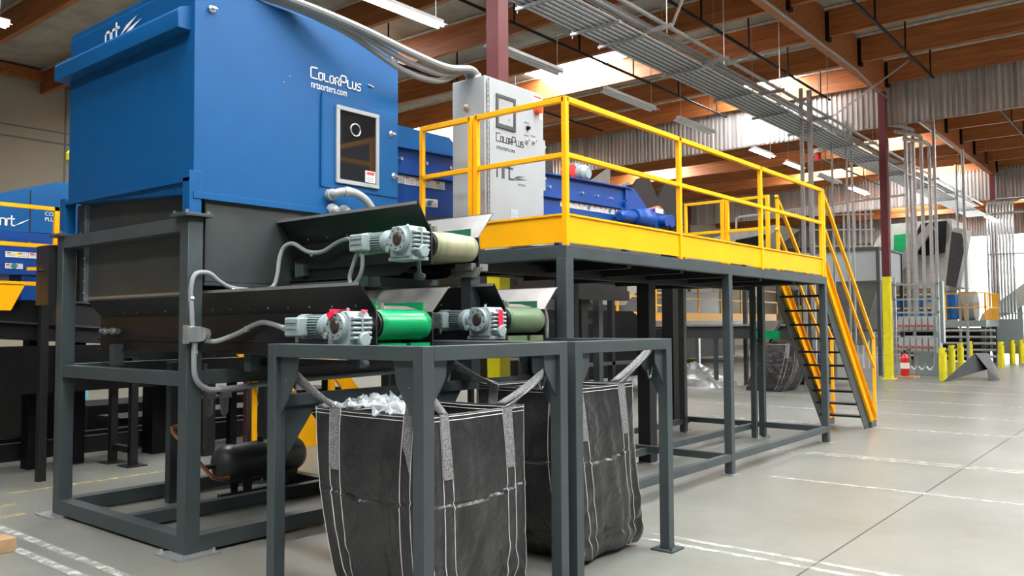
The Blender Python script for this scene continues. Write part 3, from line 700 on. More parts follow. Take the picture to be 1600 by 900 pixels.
# ================================================================== CONDUITS ON THE SORTER
def clips(o, pts):
    m = MB()
    for p in pts: m.cyl((p[0], p[1], p[2]-.02), (p[0], p[1], p[2]+.022), .006, 6); m.cyl((p[0]-.012, p[1], p[2]), (p[0]+.012, p[1], p[2]), .021, 8)
    m.build('clip', 'galv', o)
jb = MB().box(3.055, 3.155, 5.40, 5.46, 1.495, 1.605).build('junction_box', 'galv', bevel=.004)
tag(jb, 'small galvanised junction box on the front corner leg of the blue sorter', 'junction box')
mb = MB(); mb.lathe((3.155, 5.39, 1.55), (3.20, 5.39, 1.55), [(0, .05), (1, .04)], 8); mb.build('hub_cover', 'galv', jb); MB().box(3.05, 3.06, 5.395, 5.465, 1.485, 1.615).build('box_cover', 'galv', jb)
Yc = 5.425
o = MB().tube([(3.10, Yc, 1.60), (3.09, Yc, 1.75), (3.085, Yc, 1.88), (3.12, Yc, 1.975), (3.22, Yc, 1.985), (3.31, Yc, 1.925), (3.41, Yc, 1.885), (3.60, Yc, 1.875), (3.75, Yc, 1.90), (3.80, 5.43, 2.0), (3.84, 5.46, 2.13),
    (3.87, 5.44, 2.22), (3.90, 5.36, 2.24), (3.91, 5.2, 2.17), (3.91, 5.02, 2.16), (3.91, 4.83, 2.22), (3.84, 4.62, 2.22), (3.745, 4.46, 2.15), (3.735, 4.42, 2.145)], .017, 10).build('flexible_conduit', 'flex')
tag(o, 'grey flexible conduit looping from the junction box up to the upper gearmotor', 'conduit', 'grey flexible conduits on the sorter'); clips(o, [(3.088, Yc, 1.80), (3.41, Yc, 1.87), (3.72, Yc, 1.87), (3.91, 5.14, 2.15)])
o = MB().tube([(3.655, 4.32, 2.10), (3.655, 4.36, 2.02), (3.655, 4.40, 1.93), (3.655, 4.37, 1.875), (3.655, 4.30, 1.93), (3.655, 4.27, 2.00), (3.655, 4.27, 2.09)], .014, 8).build('flexible_conduit', 'flex')
tag(o, 'teardrop loop of grey conduit hanging under the upper gearmotor', 'conduit', 'grey flexible conduits on the sorter')
o = MB().tube([(3.17, 5.38, 1.505), (3.25, 5.36, 1.50), (3.32, 5.22, 1.55), (3.34, 5.05, 1.61), (3.33, 4.9, 1.63), (3.28, 4.65, 1.60), (3.10, 4.36, 1.59), (3.065, 4.29, 1.585)], .018, 10).build('flexible_conduit', 'flex')
tag(o, 'grey flexible conduit running from the junction box to the lowest near gearmotor', 'conduit', 'grey flexible conduits on the sorter'); clips(o, [(3.335, 5.12, 1.585)])
o = MB().tube([(3.12, Yc, 1.49), (3.115, Yc, 1.38), (3.13, Yc, 1.24), (3.22, Yc, 1.16), (3.4, Yc, 1.155), (3.9, Yc, 1.18), (4.4, Yc, 1.19), (5.1, Yc, 1.2)], .02, 10).build('flexible_conduit', 'flex')
tag(o, 'grey conduit bending down from the junction box and along the lower frame rail', 'conduit', 'grey flexible conduits on the sorter'); clips(o, [(3.12, Yc, 1.42), (3.33, Yc, 1.158)])
for k, (dz, dy) in enumerate([(0, 0), (-.05, .05), (-.10, .10)]):
    o = MB().tube([(3.5, 5.5+dy, 4.20), (3.82, 5.38+dy, 4.16), (4.35, 5.2+dy, 4.05+dz*.3), (4.9, 5.1+dy, 3.94+dz*1.3), (5.3, 5.06+dy, 3.90+dz), (5.62, 5.05+dy, 3.955), (5.72+.0*k, 5.05+dy, 3.88)], .034 if k == 0 else .026, 10).build('flexible_conduit', 'flex')
    tag(o, ['thickest uppermost grey hose from the blue roof to the control cabinet', 'middle grey hose sagging between blue sorter and control cabinet', 'lowest grey hose sagging between blue sorter and control cabinet'][k], 'conduit', 'hoses between sorter and control cabinet')

# ================================================================== PLATFORM
PX0, PX1, PY0, PY1, PZ = 5.34, 11.43, 3.80, 5.95, 2.235
pf = thing('platform', 'charcoal steel platform deck carrying the control cabinet, with yellow guard rails', 'platform', (PX0, PY0, 0))
pt = .085
MB().box(PX0+.02, PX1-.02, PY0+.02, PY1-.02, PZ-.03, PZ+.01).build('deck', 'dark', pf)
for (a0, a1, c0, c1) in [(PX0, PX1, PY0, PY0+pt), (PX0, PX1, PY1-pt, PY1), (PX0, PX0+pt, PY0+pt, PY1-pt), (PX1-pt, PX1, PY0+pt, PY1-pt)]:
    MB().box(a0, a1, c0, c1, PZ-.10, PZ).build('edge_beam', 'char', pf, bevel=.003)
for x in (6.4, 7.4, 8.33, 9.35, 10.4): MB().box(x, x+.06, PY0+pt, PY1-pt, PZ-.13, PZ-.03).build('joist', 'dark', pf)
MB().box(PX0+pt, PX1-pt, 4.80, 4.87, PZ-.16, PZ-.06).build('joist', 'dark', pf)
for (x, y, w) in [(5.34, 3.80, .1), (8.33, 3.80, .085), (11.345, 3.80, .085), (8.45, 4.85, .16), (11.19, 4.74, .07), (11.34, 4.68, .08), (11.2, 5.84, .09), (8.4, 5.86, .09), (5.34, 5.86, .09)]:
    l = MB().box(x, x+w, y, y+w, .01, PZ-.10).build('leg', 'char' if w < .15 else 'dark', pf, bevel=.003)
    m = MB().box(x-.04, x+w+.04, y-.04, y+w+.04, 0, .012); m.cyl((x+w+.02, y-.02, .01), (x+w+.02, y-.02, .04), .01, 6); m.build('foot_plate', 'galv', l)
for (a, c) in [((5.34, 3.84, .185), (11.40, 3.84, .185)), ((5.34, 4.86, .16), (11.40, 4.86, .16)), ((5.4, 5.9, .16), (11.4, 5.9, .16)), ((8.37, 3.84, .185), (8.37, 5.9, .185)), ((11.38, 3.84, .185), (11.38, 5.9, .185)), ((5.4, 3.84, .185), (5.4, 5.9, .185))]:
    MB().bar(a, c, .07, .075).build('base_rail', 'char', pf, bevel=.003)
# guard rails
gr = thing('guard_rail', 'yellow guard rail round the near side and left end of the platform', 'railing', (PX0+.04, PY0+.03, PZ))
RT, RM, TB0, TB1 = 3.435, 2.965, 2.262, 2.485
ry = PY0+.03; rx = PX0+.04
def post(x, y, w=.045, top=RT, z0=PZ, par=None): MB().box(x-w/2, x+w/2, y-w/2, y+w/2, z0, top).build('rail_post', 'yellow', par or gr, bevel=.003)
for x in (rx, 7.29, 9.28, 11.33): post(x, ry)
post(11.40, ry); post(rx, 4.78); post(rx, 4.84); post(rx, 5.45, .04)
for (a, c) in [((rx, ry), (11.40, ry)), ((rx, ry), (rx, 4.78)), ((rx, 4.84), (rx, 5.45))]:
    for z, w in ((RT-.02, .045), (RM, .04)):
        MB().bar((a[0], a[1], z), (c[0], c[1], z), w, w).build('rail', 'yellow', gr, bevel=.003)
for i, (x0, x1) in enumerate([(rx, 7.28), (7.30, 9.27), (9.29, 11.40)]):
    m = MB().box(x0, x1, ry-.006, ry+.006, TB0, TB1); m.box(x0, x1, ry-.02, ry+.03, TB1-.008, TB1+.008); m.build('toe_board', 'yellow', gr)
m = MB().box(rx-.006, rx+.006, ry, 5.3, TB0, TB1); m.box(rx-.02, rx+.03, ry, 5.3, TB1-.008, TB1+.008); m.build('toe_board', 'yellow', gr)
er = thing('guard_rail', 'yellow guard rail across the far end of the platform beside the stair head', 'railing', (PX1, PY1, PZ))
for y, w in ((5.88, .04), (5.28, .06), (5.21, .05), (4.60, .05)): post(11.40, y, w, RT, PZ, er)
for z in (RT-.02, RM): MB().bar((11.40, 5.88, z), (11.40, 4.60, z), .04, .04).build('rail', 'yellow', er)
MB().box(11.39, 11.405, 4.6, 5.88, TB0, TB1-.06).build('toe_board', 'yellow', er)
# stair
st = thing('staircase', 'steep platform stair with yellow strings and open charcoal treads', 'stairs', (12.5, 4.2, 0))
SX0, SX1 = 11.46, 13.42
sl = (0-PZ)/(SX1-SX0)
for y, lab in ((3.86, 1), (4.50, 0)):
    yo = .0
    def zz(x): return PZ-.04+(x-SX0)*sl
    dx = .33
    MB().prism([(SX0-.02, PZ+.0), (SX0-.02, PZ-.30), (SX1-.24, 0), (SX1+.02, 0), (SX1+.02, .06)], 'y', y, y+.012).build('stringer', 'char', st)
    MB().prism([(SX0, PZ+.22), (SX0, PZ-.02), (SX1+.0, .07), (SX1+.19, .10), (SX1+.19, .16)], 'y', y-.014, y-.002).build('kick_plate', 'yellow', st)
    m = MB().bar((SX0, y-.03, PZ+.215), (SX1+.19, y-.03, .15), .05, .012); m.bar((SX0, y-.02, PZ-.02), (SX1, y-.02, .08), .035, .012); m.build('kick_flange', 'yellow', st)
    MB().box(SX1-.02, SX1+.24, y-.03, y+.05, 0, .10).build('stringer_foot', 'char', st)
    hr = MB()
    hx0_, hx1_ = 11.46, 13.66
    zt = lambda x: 3.42+(x-11.46)*(1.38-3.42)/(13.62-11.46)
    m = MB().bar((11.42, y-.02, 3.415), (13.62, y-.02, 1.38), .04, .04); m.build('handrail', 'yellow', st)
    m = MB().bar((11.42, y-.02, 2.95), (13.62, y-.02, .93), .035, .035); m.build('middle_rail', 'yellow', st)
    m = MB().box(13.62, 13.66, y-.04, y, .10, 1.40); m.build('rail_post', 'yellow', st)
    MB().box(11.44, 11.48, y-.04, y, PZ, 3.42).build('rail_post', 'yellow', st)
for k in range(10):
    z = .20*(k+1); x = SX0+(PZ-z)*(SX1-SX0)/PZ-.13
    MB().box(x, x+.20, 3.872, 4.50, z-.028, z).build('tread', 'dark', st)
# ================================================================== CONTROL CABINET
cb = thing('control_cabinet', 'tall light grey control cabinet with touch screen on the platform', 'electrical cabinet', (6.05, 5.1, PZ))
ax0, ax1, ay0, ay1, az0, az1 = 5.64, 6.50, 4.91, 5.31, PZ+.11, 3.885
MB().box(ax0, ax1, ay0, ay1, az0, az1).build('body', 'cab', cb, bevel=.004)
m = MB().box(ax0+.02, ax1-.02, ay0+.02, ay1-.02, PZ+.01, az0); m.build('plinth', 'cab', cb)
MB().box(ax0+.045, ax1-.005, ay0-.022, ay0-.002, az0+.02, az1-.012).build('door', 'cab', cb, bevel=.004)
m = MB()
for k in range(30): m.cyl((ax0+.03, ay0-.012, az0+.03+k*.049), (ax0+.03, ay0-.012, az0+.07+k*.049), .008, 8)
m.build('hinge', 'cab', cb)
m = MB()
m.box(ax1-.005, ax1+.035, ay0-.015, ay0+.02, 2.93, 3.43)
m.build('door_lip', 'cab', cb)
m = MB()
for z in (3.36, 3.05): m.lathe((ax1+.035, ay0, z), (ax1+.055, ay0, z), [(0, .012), (.5, .02), (1, .01)], 8)
m.build('door_latch', 'steel', cb)
yd = ay0-.022
ox = .0
bz = MB(); X0, X1, Z0, Z1, w = 5.77, 6.055, 3.425, 3.74, .032
bz.box(X0, X1, yd-.012, yd, Z0, Z0+w+.01); bz.box(X0, X1, yd-.012, yd, Z1-w, Z1); bz.box(X0, X0+w, yd-.012, yd, Z0+w, Z1-w); bz.box(X1-w, X1, yd-.012, yd, Z0+w, Z1-w)
sb = bz.build('screen_bezel', 'bez', cb, bevel=.003)
MB().box(X0+w, X1-w, yd-.004, yd, Z0+w, Z1-w).build('touch_screen', 'screen', cb)
m = MB()
for k in range(4): m.box(X0+.06, X0+.20, yd-.0045, yd, Z0+.16+k*.025, Z0+.163+k*.025)
m.ring((X0+.19, yd-.005, Z0+.10), 'y', .012, .0015); m.build('screen_print', 'gink', cb)
m = MB(); S2 = [(.05, .075)]+[(.030, .05)]*4+[(.045, .075)]+[(.028, .05)]*3
strokes(m, (5.775, yd-.001, 3.30), 'x', 'COLORPLUS', S2, .0095, .003, gap=.42); m.build('name_lettering', 'bez', cb)
text('web_address_lettering', 'nrtsorters.com', .062, (5.775, yd-.001, 3.225), '-y', 'bez', cb, sx=.72)
m = MB(); strokes(m, (5.785, yd-.001, 2.97), 'x', 'nrt', [(.075, .10), (.055, .10), (.06, .10)], .018, .003, gap=.42)
m.plate([(6.0, yd-.003, 2.97), (6.08, yd-.003, 3.01), (6.2, yd-.003, 3.02), (6.06, yd-.003, 2.985)], .002); m.plate([(6.03, yd-.003, 2.965), (6.1, yd-.003, 2.99), (6.24, yd-.003, 2.995), (6.1, yd-.003, 2.975)], .002)
m.build('logo', 'bez', cb)
m = MB()
for k in range(7): m.box(6.09+k*.017, 6.102+k*.017, yd-.002, yd, 2.925, 2.943)
m.build('caption_print', 'gink', cb)
MB().box(5.975, 6.09, yd-.003, yd, 2.55, 2.69).build('rating_sticker', mat('pale_blue_sticker', (.42, .50, .55), .5, var=.1, vscale=60), cb)
m = MB()
for z in (2.57, 2.59, 2.61, 2.635): m.box(5.985, 6.08, yd-.004, yd, z, z+.003)
m.build('sticker_print', 'gink', cb)
m = MB(); m.lathe((6.385, yd, 3.70), (6.385, yd-.05, 3.70), [(0, .045), (.35, .045), (.4, .032), (1, .032)], 20); m.box(6.37, 6.40, yd-.075, yd-.05, 3.665, 3.735)
m.build('main_switch', 'orange', cb)
m = MB().box(6.33, 6.47, yd-.003, yd, 3.77, 3.85); m.box(6.43, 6.48, yd-.003, yd, 3.62, 3.76); m.build('warning_sticker', 'label', cb)
MB().box(6.34, 6.46, yd-.004, yd-.001, 3.825, 3.843).build('sticker_band', 'pink', cb)
for (x, z) in [(6.24, 3.50), (6.23, 3.375), (6.335, 3.385)]:
    m = MB(); m.lathe((x, yd, z), (x, yd-.035, z), [(0, .022), (.4, .022), (.5, .014), (1, .012)], 14); m.box(x-.018, x+.004, yd-.037, yd-.03, z-.018, z+.008); m.build('selector_switch', 'steel' if z < 3.45 else 'black', cb)
m = MB()
for (x, z) in [(6.24, 3.545), (6.23, 3.42), (6.335, 3.43)]: m.box(x-.04, x+.03, yd-.003, yd, z, z+.012)
m.build('switch_label', 'gink', cb)
m = MB(); m.lathe((ax0, 5.13, 3.62), (ax0-.02, 5.13, 3.62), [(0, .028), (.7, .028), (1, .018)], 12); m.build('hole_plug', mat('brass', (.5, .42, .25), .4, metal=.6), cb)
m = MB()
for x, y in ((5.70, 5.05), (5.72, 5.1), (5.72, 5.15)): m.lathe((x, y, az1), (x, y, az1+.05), [(0, .045), (.5, .045), (.6, .036), (1, .036)], 12)
m.build('conduit_gland', 'white', cb)
# ================================================================== BLUE FEED CONVEYOR
fc = thing('feed_conveyor', 'long navy blue feed conveyor on the platform behind the control cabinet', 'conveyor', (7.5, 6.1, PZ))
FYN = 5.72
def zb(x): return 2.90+(x-5.1)*(.010)
m = MB(); m.prism([(5.08, 2.95), (9.5, 2.93), (9.5, 3.40), (5.08, 3.27)], 'y', FYN, FYN+.012); m.prism([(5.08, 2.95), (9.5, 2.93), (9.5, 3.40), (5.08, 3.27)], 'y', FYN+.83, FYN+.842)
m.prism([(5.08, 2.72), (9.6, 2.9), (9.6, 2.915), (5.08, 2.735)], 'y', FYN, FYN+.84)
sd_ = m.build('side_panel', 'navy', fc)
m = MB(); m.prism([(5.08, 2.66), (5.08, 3.02), (10.0, 3.12), (10.0, 2.80)], 'y', FYN-.014, FYN+.001); m.bar((5.08, FYN-.03, 3.03), (9.9, FYN-.03, 3.13), .05, .012); m.bar((5.08, FYN-.02, 2.66), (9.9, FYN-.02, 2.79), .05, .012)
m.build('lower_channel', 'navy', fc)
m = MB(); m.bar((5.08, FYN-.02, 3.275), (9.5, FYN-.02, 3.405), .06, .015); m.build('top_flange', 'navy', fc)
m = MB(); m.box(5.10, 6.05, FYN+.02, FYN+.8, 3.25, 3.50); m.prism([(6.05, 3.50), (6.3, 3.30), (6.05, 3.25)], 'y', FYN+.02, FYN+.8); m.build('inlet_hood', 'blue', fc)
m = MB(); m.prism([(9.35, 2.95), (9.9, 2.9), (10.25, 2.95), (10.25, 3.10), (9.95, 3.14), (9.75, 3.30), (9.55, 3.42), (9.35, 3.42)], 'y', FYN-.03, FYN-.01); m.box(9.32, 9.52, FYN-.05, FYN-.02, 3.02, 3.22)
m.build('end_plate', 'navy', fc)
m = MB()
for k in range(13):
    x = 5.35+k*.335
    m.cyl((x, FYN-.03, 3.17+(x-5)*.013), (x, FYN, 3.17+(x-5)*.013), .018, 8)
m.build('bolt_row', 'steel', fc)
# gearmotor of the feed conveyor, axis along X
m = MB(); m.lathe((9.0, FYN-.14, 2.98), (9.35, FYN-.14, 3.0), [(0, .05), (.1, .085), (.9, .085), (1, .07)], 18); m.lathe((9.35, FYN-.14, 3.0), (9.75, FYN-.14, 3.0), [(0, .11), (.3, .13), (.5, .12), (.6, .15), (.9, .15), (1, .10)], 20)
m.box(9.7, 9.98, FYN-.26, FYN-.03, 2.86, 3.14); m.lathe((9.98, FYN-.14, 3.0), (10.2, FYN-.14, 3.0), [(0, .08), (.4, .08), (.5, .12), (.8, .12), (1, .07)], 18)
m.cyl((10.03, FYN-.14, 3.0), (10.03, FYN-.34, 3.0), .085, 18); m.cyl((9.86, FYN-.2, 2.98), (9.86, FYN-.36, 2.98), .07, 18)
fm = m.build('gearmotor', 'navy', fc)
MB().lathe((10.12, FYN+.05, 3.12), (10.12, FYN-.12, 3.12), [(0, .1), (.8, .12), (1, .1)], 20).build('pulley_guard', mat('red_orange_guard', (.65, .07, .03), .4), fc)
MB().box(9.72, 9.92, FYN-.268, FYN-.26, 3.09, 3.15).build('motor_plate', 'label', fc)
ch2 = thing('scalloped_chute', 'black scalloped chute behind the end of the navy conveyor', 'chute', (11.5, 6.7, 2.3))
m = MB(); m.prism([(10.5, 3.50), (10.9, 3.64), (11.15, 3.86), (11.45, 3.96), (11.75, 3.62), (12.0, 3.92), (12.3, 3.92), (12.6, 3.6), (12.6, 3.32), (12.1, 3.38), (11.6, 3.30), (11.0, 3.25)], 'y', 6.55, 6.60); m.build('side_wing', 'dark', ch2)
m = MB(); m.prism([(10.2, 3.42), (11.1, 3.78), (11.15, 3.84), (10.1, 3.5)], 'y', 6.7, 6.72); m.prism([(11.3, 3.3), (12.5, 3.3), (12.45, 3.66), (11.8, 3.6)], 'y', 6.62, 6.66); m.build('back_plate', 'galvw', ch2)
MB().box(12.1, 12.4, 6.5, 6.7, 0, 3.3).build('leg', 'black', ch2); MB().tube([(12.2+.1*math.cos(i*PI/4), 6.45+.1*math.sin(i*PI/4), 2.6+i*.012) for i in range(56)], .02, 5, smooth=False).build('coiled_hose', 'rub', ch2)
# stickers
def sticker(x0, x1, z0, z1, y, par, icon=None, n=2, slope=.02):
    m = MB().hexa([(x0, y-.003, z0), (x1, y-.003, z0+slope*(x1-x0)), (x1, y, z0+slope*(x1-x0)), (x0, y, z0), (x0, y-.003, z1), (x1, y-.003, z1+slope*(x1-x0)), (x1, y, z1+slope*(x1-x0)), (x0, y, z1)])
    s_ = m.build('warning_sticker', 'label', par); dx = (x1-x0)/n
    m = MB(); m2 = MB()
    for k in range(n):
        xa = x0+k*dx
        m.box(xa+.1*dx, xa+.45*dx, y-.005, y-.003, z1-.022, z1-.008)
        for q in range(3): m2.box(xa+.1*dx, xa+.9*dx, y-.0045, y-.003, z0+.012+q*.016, z0+.016+q*.016)
    m.build('sticker_band', 'pink', s_); m2.build('sticker_print', 'gink', s_)
    if icon == 'tri':
        MB().prism([(x0+.5*(x1-x0)-.025, z0+.02), (x0+.5*(x1-x0)+.025, z0+.02), (x0+.5*(x1-x0), z0+.065)], 'y', y-.006, y-.0035).build('sticker_triangle', 'yellow2', s_)
    if icon == 'disc':
        xm = (x0+x1)/2; MB().cyl((xm, y-.006, (z0+z1)/2), (xm, y-.0035, (z0+z1)/2), .03, 16).build('sticker_disc', 'teal', s_)
yy = FYN-.016
for k in range(3): sticker(5.11+k*.28, 5.38+k*.28, 3.005-.07+k*.004, 3.085-.07+k*.004, yy, fc, ['disc', None, 'tri'][k])
sticker(5.60, 5.84, 2.75, 2.83, yy, fc, 'disc', slope=.05)
for k in range(5): sticker(7.90+k*.24, 8.13+k*.24, 3.0+k*.004, 3.075+k*.004, yy, fc, ['tri', None, 'disc', None, 'disc'][k])
sticker(9.12, 9.38, 2.94, 3.12, yy, fc, 'disc', n=1)
MB().box(9.40, 9.56, yy-.003, yy, 3.0, 3.13).build('rating_plate', 'ink', fc)
# legs of feed conveyor + dark rollers under it
for x in (5.6, 7.9, 9.4): MB().box(x, x+.09, FYN+.0, FYN+.08, PZ+.01, 2.9).build('leg', 'navy', fc)
for k in range(4): MB().cyl((5.12, FYN+.02+.0*k, 2.62-.055*k), (5.58, FYN+.02, 2.62-.055*k), .026, 10).build('ribbed_guard', 'dark', fc)
# things lying on the feed conveyor
bt = thing('return_gearmotor', 'small grey and red gearmotor standing above the navy conveyor edge', 'motor', (8.6, 6.2, 3.42))
m = MB(); m.box(8.86, 9.02, 6.15, 6.3, 3.42, 3.72); m.lathe((8.95, 6.15, 3.58), (8.95, 6.0, 3.58), [(0, .11), (.7, .11), (1, .07)], 18)
for k in range(5): m.box(9.02, 9.05, 6.16, 6.29, 3.45+k*.05, 3.475+k*.05)
m.build('gear_housing', 'motor', bt); MB().cyl((8.80, 6.14, 3.60), (8.80, 6.28, 3.60), .09, 18).build('red_cover', 'red', bt)
cvx = thing('cross_conveyor', 'dark cross conveyor with green head roller behind the navy conveyor', 'conveyor', (9.6, 7.2, 2.2))
MB().plate([(8.6, 6.75, 3.45), (9.2, 6.75, 3.38), (9.35, 6.9, 3.95), (9.15, 7.4, 4.1)], .02).build('side_wing', 'dark', cvx)
m = MB(); m.plate([(9.55, 6.62, 3.48), (10.4, 6.62, 3.40), (10.25, 6.5, 3.92)], .012); m.build('side_wing', 'galvw', cvx)
MB().cyl((9.45, 6.85, 3.52), (10.15, 6.85, 3.50), .15, 24).build('head_roller', 'green', cvx)
m = MB(); m.box(9.2, 9.26, 6.7, 9.5, 3.1, 3.5); m.box(10.2, 10.26, 6.7, 9.5, 3.0, 3.45); m.box(9.2, 10.26, 7.2, 7.3, 3.0, 3.2); m.build('side_plate', 'dark', cvx)
for x in (9.2, 10.2):
    for y in (7.4, 9.2): MB().box(x, x+.08, y, y+.08, 0, 3.1).build('leg', 'dark', cvx)
# ================================================================== CEILING SERVICES
def fixture(x, L, lit, y=9.9, z=6.8, lab=''):
    t = thing('fluorescent_light', lab, 'ceiling light', (x+L/2, y, z), 'strip lights hung in one row')
    m = MB(); m.prism([(y-.05, z+.10), (y+.05, z+.10), (y+.05, z+.04), (y+.14, z+.0), (y+.14, z-.01), (y+.04, z+.02), (y-.04, z+.02), (y-.14, z-.01), (y-.14, z+.0), (y-.05, z+.04)], 'x', x, x+L); m.build('reflector', 'white', t)
    for s in (-.06, .06):
        MB().cyl((x+.03, y+s, z-.015), (x+L-.03, y+s, z-.015), .02 if lit else .014, 10).build('tube', 'tube' if lit else 'white', t)
    m = MB()
    for xx in (x+.15, x+L-.15): m.cyl((xx, y, z+.1), (xx, y, 9.2), .006, 5)
    m.build('hanging_wire', 'galv', t)
FX = [(7.8, 2.45, 1, 'long glowing strip light seen above the conduits over the blue sorter'), (11.5, 2.3, 0, 'unlit strip light beside the dark red near column'), (15.45, 2.2, 0, 'unlit strip light in front of the timber, nearer of the middle two'),
      (18.85, 2.0, 0, 'unlit strip light in front of the corrugated curtain, farther of the middle two'), (23.5, 1.5, 1, 'lit strip light just under the first corrugated curtain'), (26.2, 1.4, 1, 'lit strip light below the skylight beyond the curtain'), (29.3, 2.2, 0, 'unlit strip light beyond the first corrugated curtain'), (32.6, 2.2, 1, 'lit strip light just left of the far red and yellow column')]
for x, L, lit, lab in FX: fixture(x, L, lit, lab=lab)
fixture(4.15, 1.3, 1, 15.6, 6.8, 'small lit strip light by the beige back wall')
for (x, y) in [(38, 6.2), (40, 4.6), (44, 3.3)]: fixture(x, 2.2, 1, y, 5.9+.0*x, 'lit strip light far off above the %s' % {38: 'blue drum machine', 40: 'dark end chute', 44: 'tall conduit bank'}[x])
# conduit rack
rk = thing('conduit_rack', 'wide hanging rack carrying many parallel galvanised conduits', 'conduit rack', (20, 7.6, 6.5))
for k in range(15):
    y = 7.16+.058*k
    MB().cyl((6, y, 6.62), (44, y, 6.62), .0145 if k % 2 else .019, 6).build('conduit', 'dgalv' if k % 2 else 'galv', rk)
for x in [8.2, 10.0, 11.5, 12.35, 14.65, 17.0, 19.1, 21.4, 23.8, 26.5, 29.5, 33, 37, 41]:
    m = MB().box(x, x+.05, 7.08, 8.06, 6.55, 6.595); m.cyl((x+.02, 8.03, 6.5), (x+.02, 8.03, 9.2), .008, 5); m.build('strut', 'galv', rk)
    m = MB()
    for k in range(15): m.box(x+.0, x+.05, 7.14+.058*k, 7.175+.058*k, 6.635, 6.65)
    m.build('strap', 'dark', rk)
r2_ = thing('cable_channel', 'narrow hanging channel of cables beside the wide conduit rack', 'cable tray', (20, 7.5, 7.05))
MB().box(8, 44, 7.60, 7.68, 7.08, 7.16).build('channel', 'galv', r2_); MB().box(8, 44, 7.70, 7.74, 7.08, 7.13).build('channel', 'galv', r2_); MB().cyl((8, 7.36, 7.16), (44, 7.36, 7.16), .04, 8).build('conduit', 'galv', r2_); MB().box(8, 44, 7.50, 7.53, 7.08, 7.11).build('channel', 'galv', r2_)
for x in [13.3, 15.7, 18.7, 22.0, 26, 30, 34, 38]:
    m = MB().box(x, x+.06, 7.1, 8.05, 6.98, 7.06); m.cyl((x+.03, 7.2, 6.9), (x+.03, 7.2, 9.2), .012, 6); m.build('strut', 'galv', r2_)
m = MB(); m.bar((13.4, 7.15, 7.0), (13.4, 6.2, 8.9), .04, .04); m.bar((22.0, 7.1, 7.0), (25.0, 5.9, 9.0), .04, .04); m.build('brace', 'galv', r2_)
# conduit along the girder
tag(MB().tube([(10, 6.62, 8.30), (20, 6.62, 8.32), (22.5, 6.6, 8.30), (24, 6.6, 8.15), (34, 6.6, 8.1)], .03, 6, smooth=False).build('conduit', 'galv'), 'single conduit fixed along the bottom of the timber girder', 'conduit')
# sprinkler pipes
for k, (x0, x1, y, lab) in enumerate([(6, 25.0, 11.4, 'dark sprinkler pipe crossing under the nearest skylight'), (6, 24.6, 5.2, 'dark sprinkler pipe nearest the camera side, right of the girder'), (6, 25.1, 8.14, 'dark sprinkler pipe just left of the timber girder'), (4, 24, 15.5, 'dark sprinkler pipe between the nearest skylight and the beige wall'), (27, 42, 11.4, 'dark sprinkler pipe beyond the first corrugated curtain'), (27, 42, 4.4, 'dark sprinkler pipe beyond the curtain, right of the far girder')]):
    s_ = MB().cyl((x0, y, 8.3), (x1, y, 8.3), .035, 8).build('sprinkler_pipe', 'black')
    tag(s_, lab, 'sprinkler pipe', 'sprinkler pipes under the roof')
    m = MB()
    for x in px:
        if x0 < x-1.2 < x1: m.cyl((x-1.2, y, 8.3), (x-1.2, y, 9.28), .022, 6)
    m.build('hanger', 'black', s_)
# unistrut drops
for i, (x, y, z0, z1, w, lab) in enumerate([(20.2, 7.25, 2.0, 7.4, .08, 'tall slotted galvanised strut behind the platform rail, nearest of the drops'), (20.5, 7.15, 2.0, 7.4, .10, 'smooth galvanised post beside the slotted strut'), (23.5, 7.6, 2.2, 7.2, .05, 'thin galvanised drop left of the red alarm beacon'), (24.3, 7.45, 2.2, 7.4, .05, 'thin galvanised drop right of the red alarm beacon'), (24.7, 7.43, 2.2, 7.4, .05, 'second thin galvanised drop beside the beacon'), (29.5, 7.7, 3.2, 7.8, .08, 'galvanised post between stair head and far column')]):
    tag(MB().box(x-w/2, x+w/2, y-w/2, y+w/2, 0, z1).build('strut_drop', 'galv'), lab, 'strut', 'galvanised drops from the rack')
bn = thing('alarm_beacon', 'red alarm beacon hanging under the first corrugated curtain', 'beacon', (26.2, 8.9, 6.9)); MB().cyl((26.2, 8.9, 6.75), (26.2, 8.9, 6.98), .09, 12).build('lens', 'red', bn); m = MB().cyl((26.2, 8.9, 6.98), (26.2, 8.9, 7.1), .14, 12); m.cyl((26.2, 8.9, 7.1), (26.2, 8.9, 9.2), .01, 5); m.build('bracket', 'white', bn)
# ================================================================== FAR RIGHT
def bollard(x, y, lab):
    t = thing('bollard', lab, 'bollard', (x, y, 0), 'yellow bollards'); MB().lathe((x, y, 0), (x, y, .92), [(0, .10), (.93, .10), (1, .085)], 16).build('post', 'yellow2', t)
    m = MB(); m.prism([(x-.10, .80), (x-.0, .80), (x+.10, .90), (x, .90)], 'y', y-.104, y-.085); m.lathe((x, y, .905), (x, y, .925), [(0, .08), (1, .06)], 12); m.build('black_mark', 'black', t)
BL = ['yellow bollard nearest the bent steel sheet, first of the long row', 'second bollard of the long row from the steel sheet', 'third bollard of the long row from the steel sheet', 'fourth bollard of the long row from the steel sheet', 'fifth and farthest bollard of the long row', 'yellow bollard in front of the conduit bank, nearest of its three', 'middle bollard of the three before the conduit bank', 'farthest bollard of the three before the conduit bank']
for (x, y), l in zip([(25.4, 5.33), (28.6, 5.75), (31.7, 6.1), (34.9, 6.4), (38.3, 6.7), (34.3, 5.29), (37.5, 5.4), (38.6, 5.25)], BL): bollard(x, y, l)
df = MB(); df.plate([(24.94, 5.25, .0), (26.6, 4.75, .75), (27.4, 4.55, .72), (26.9, 4.45, .30)], .012)
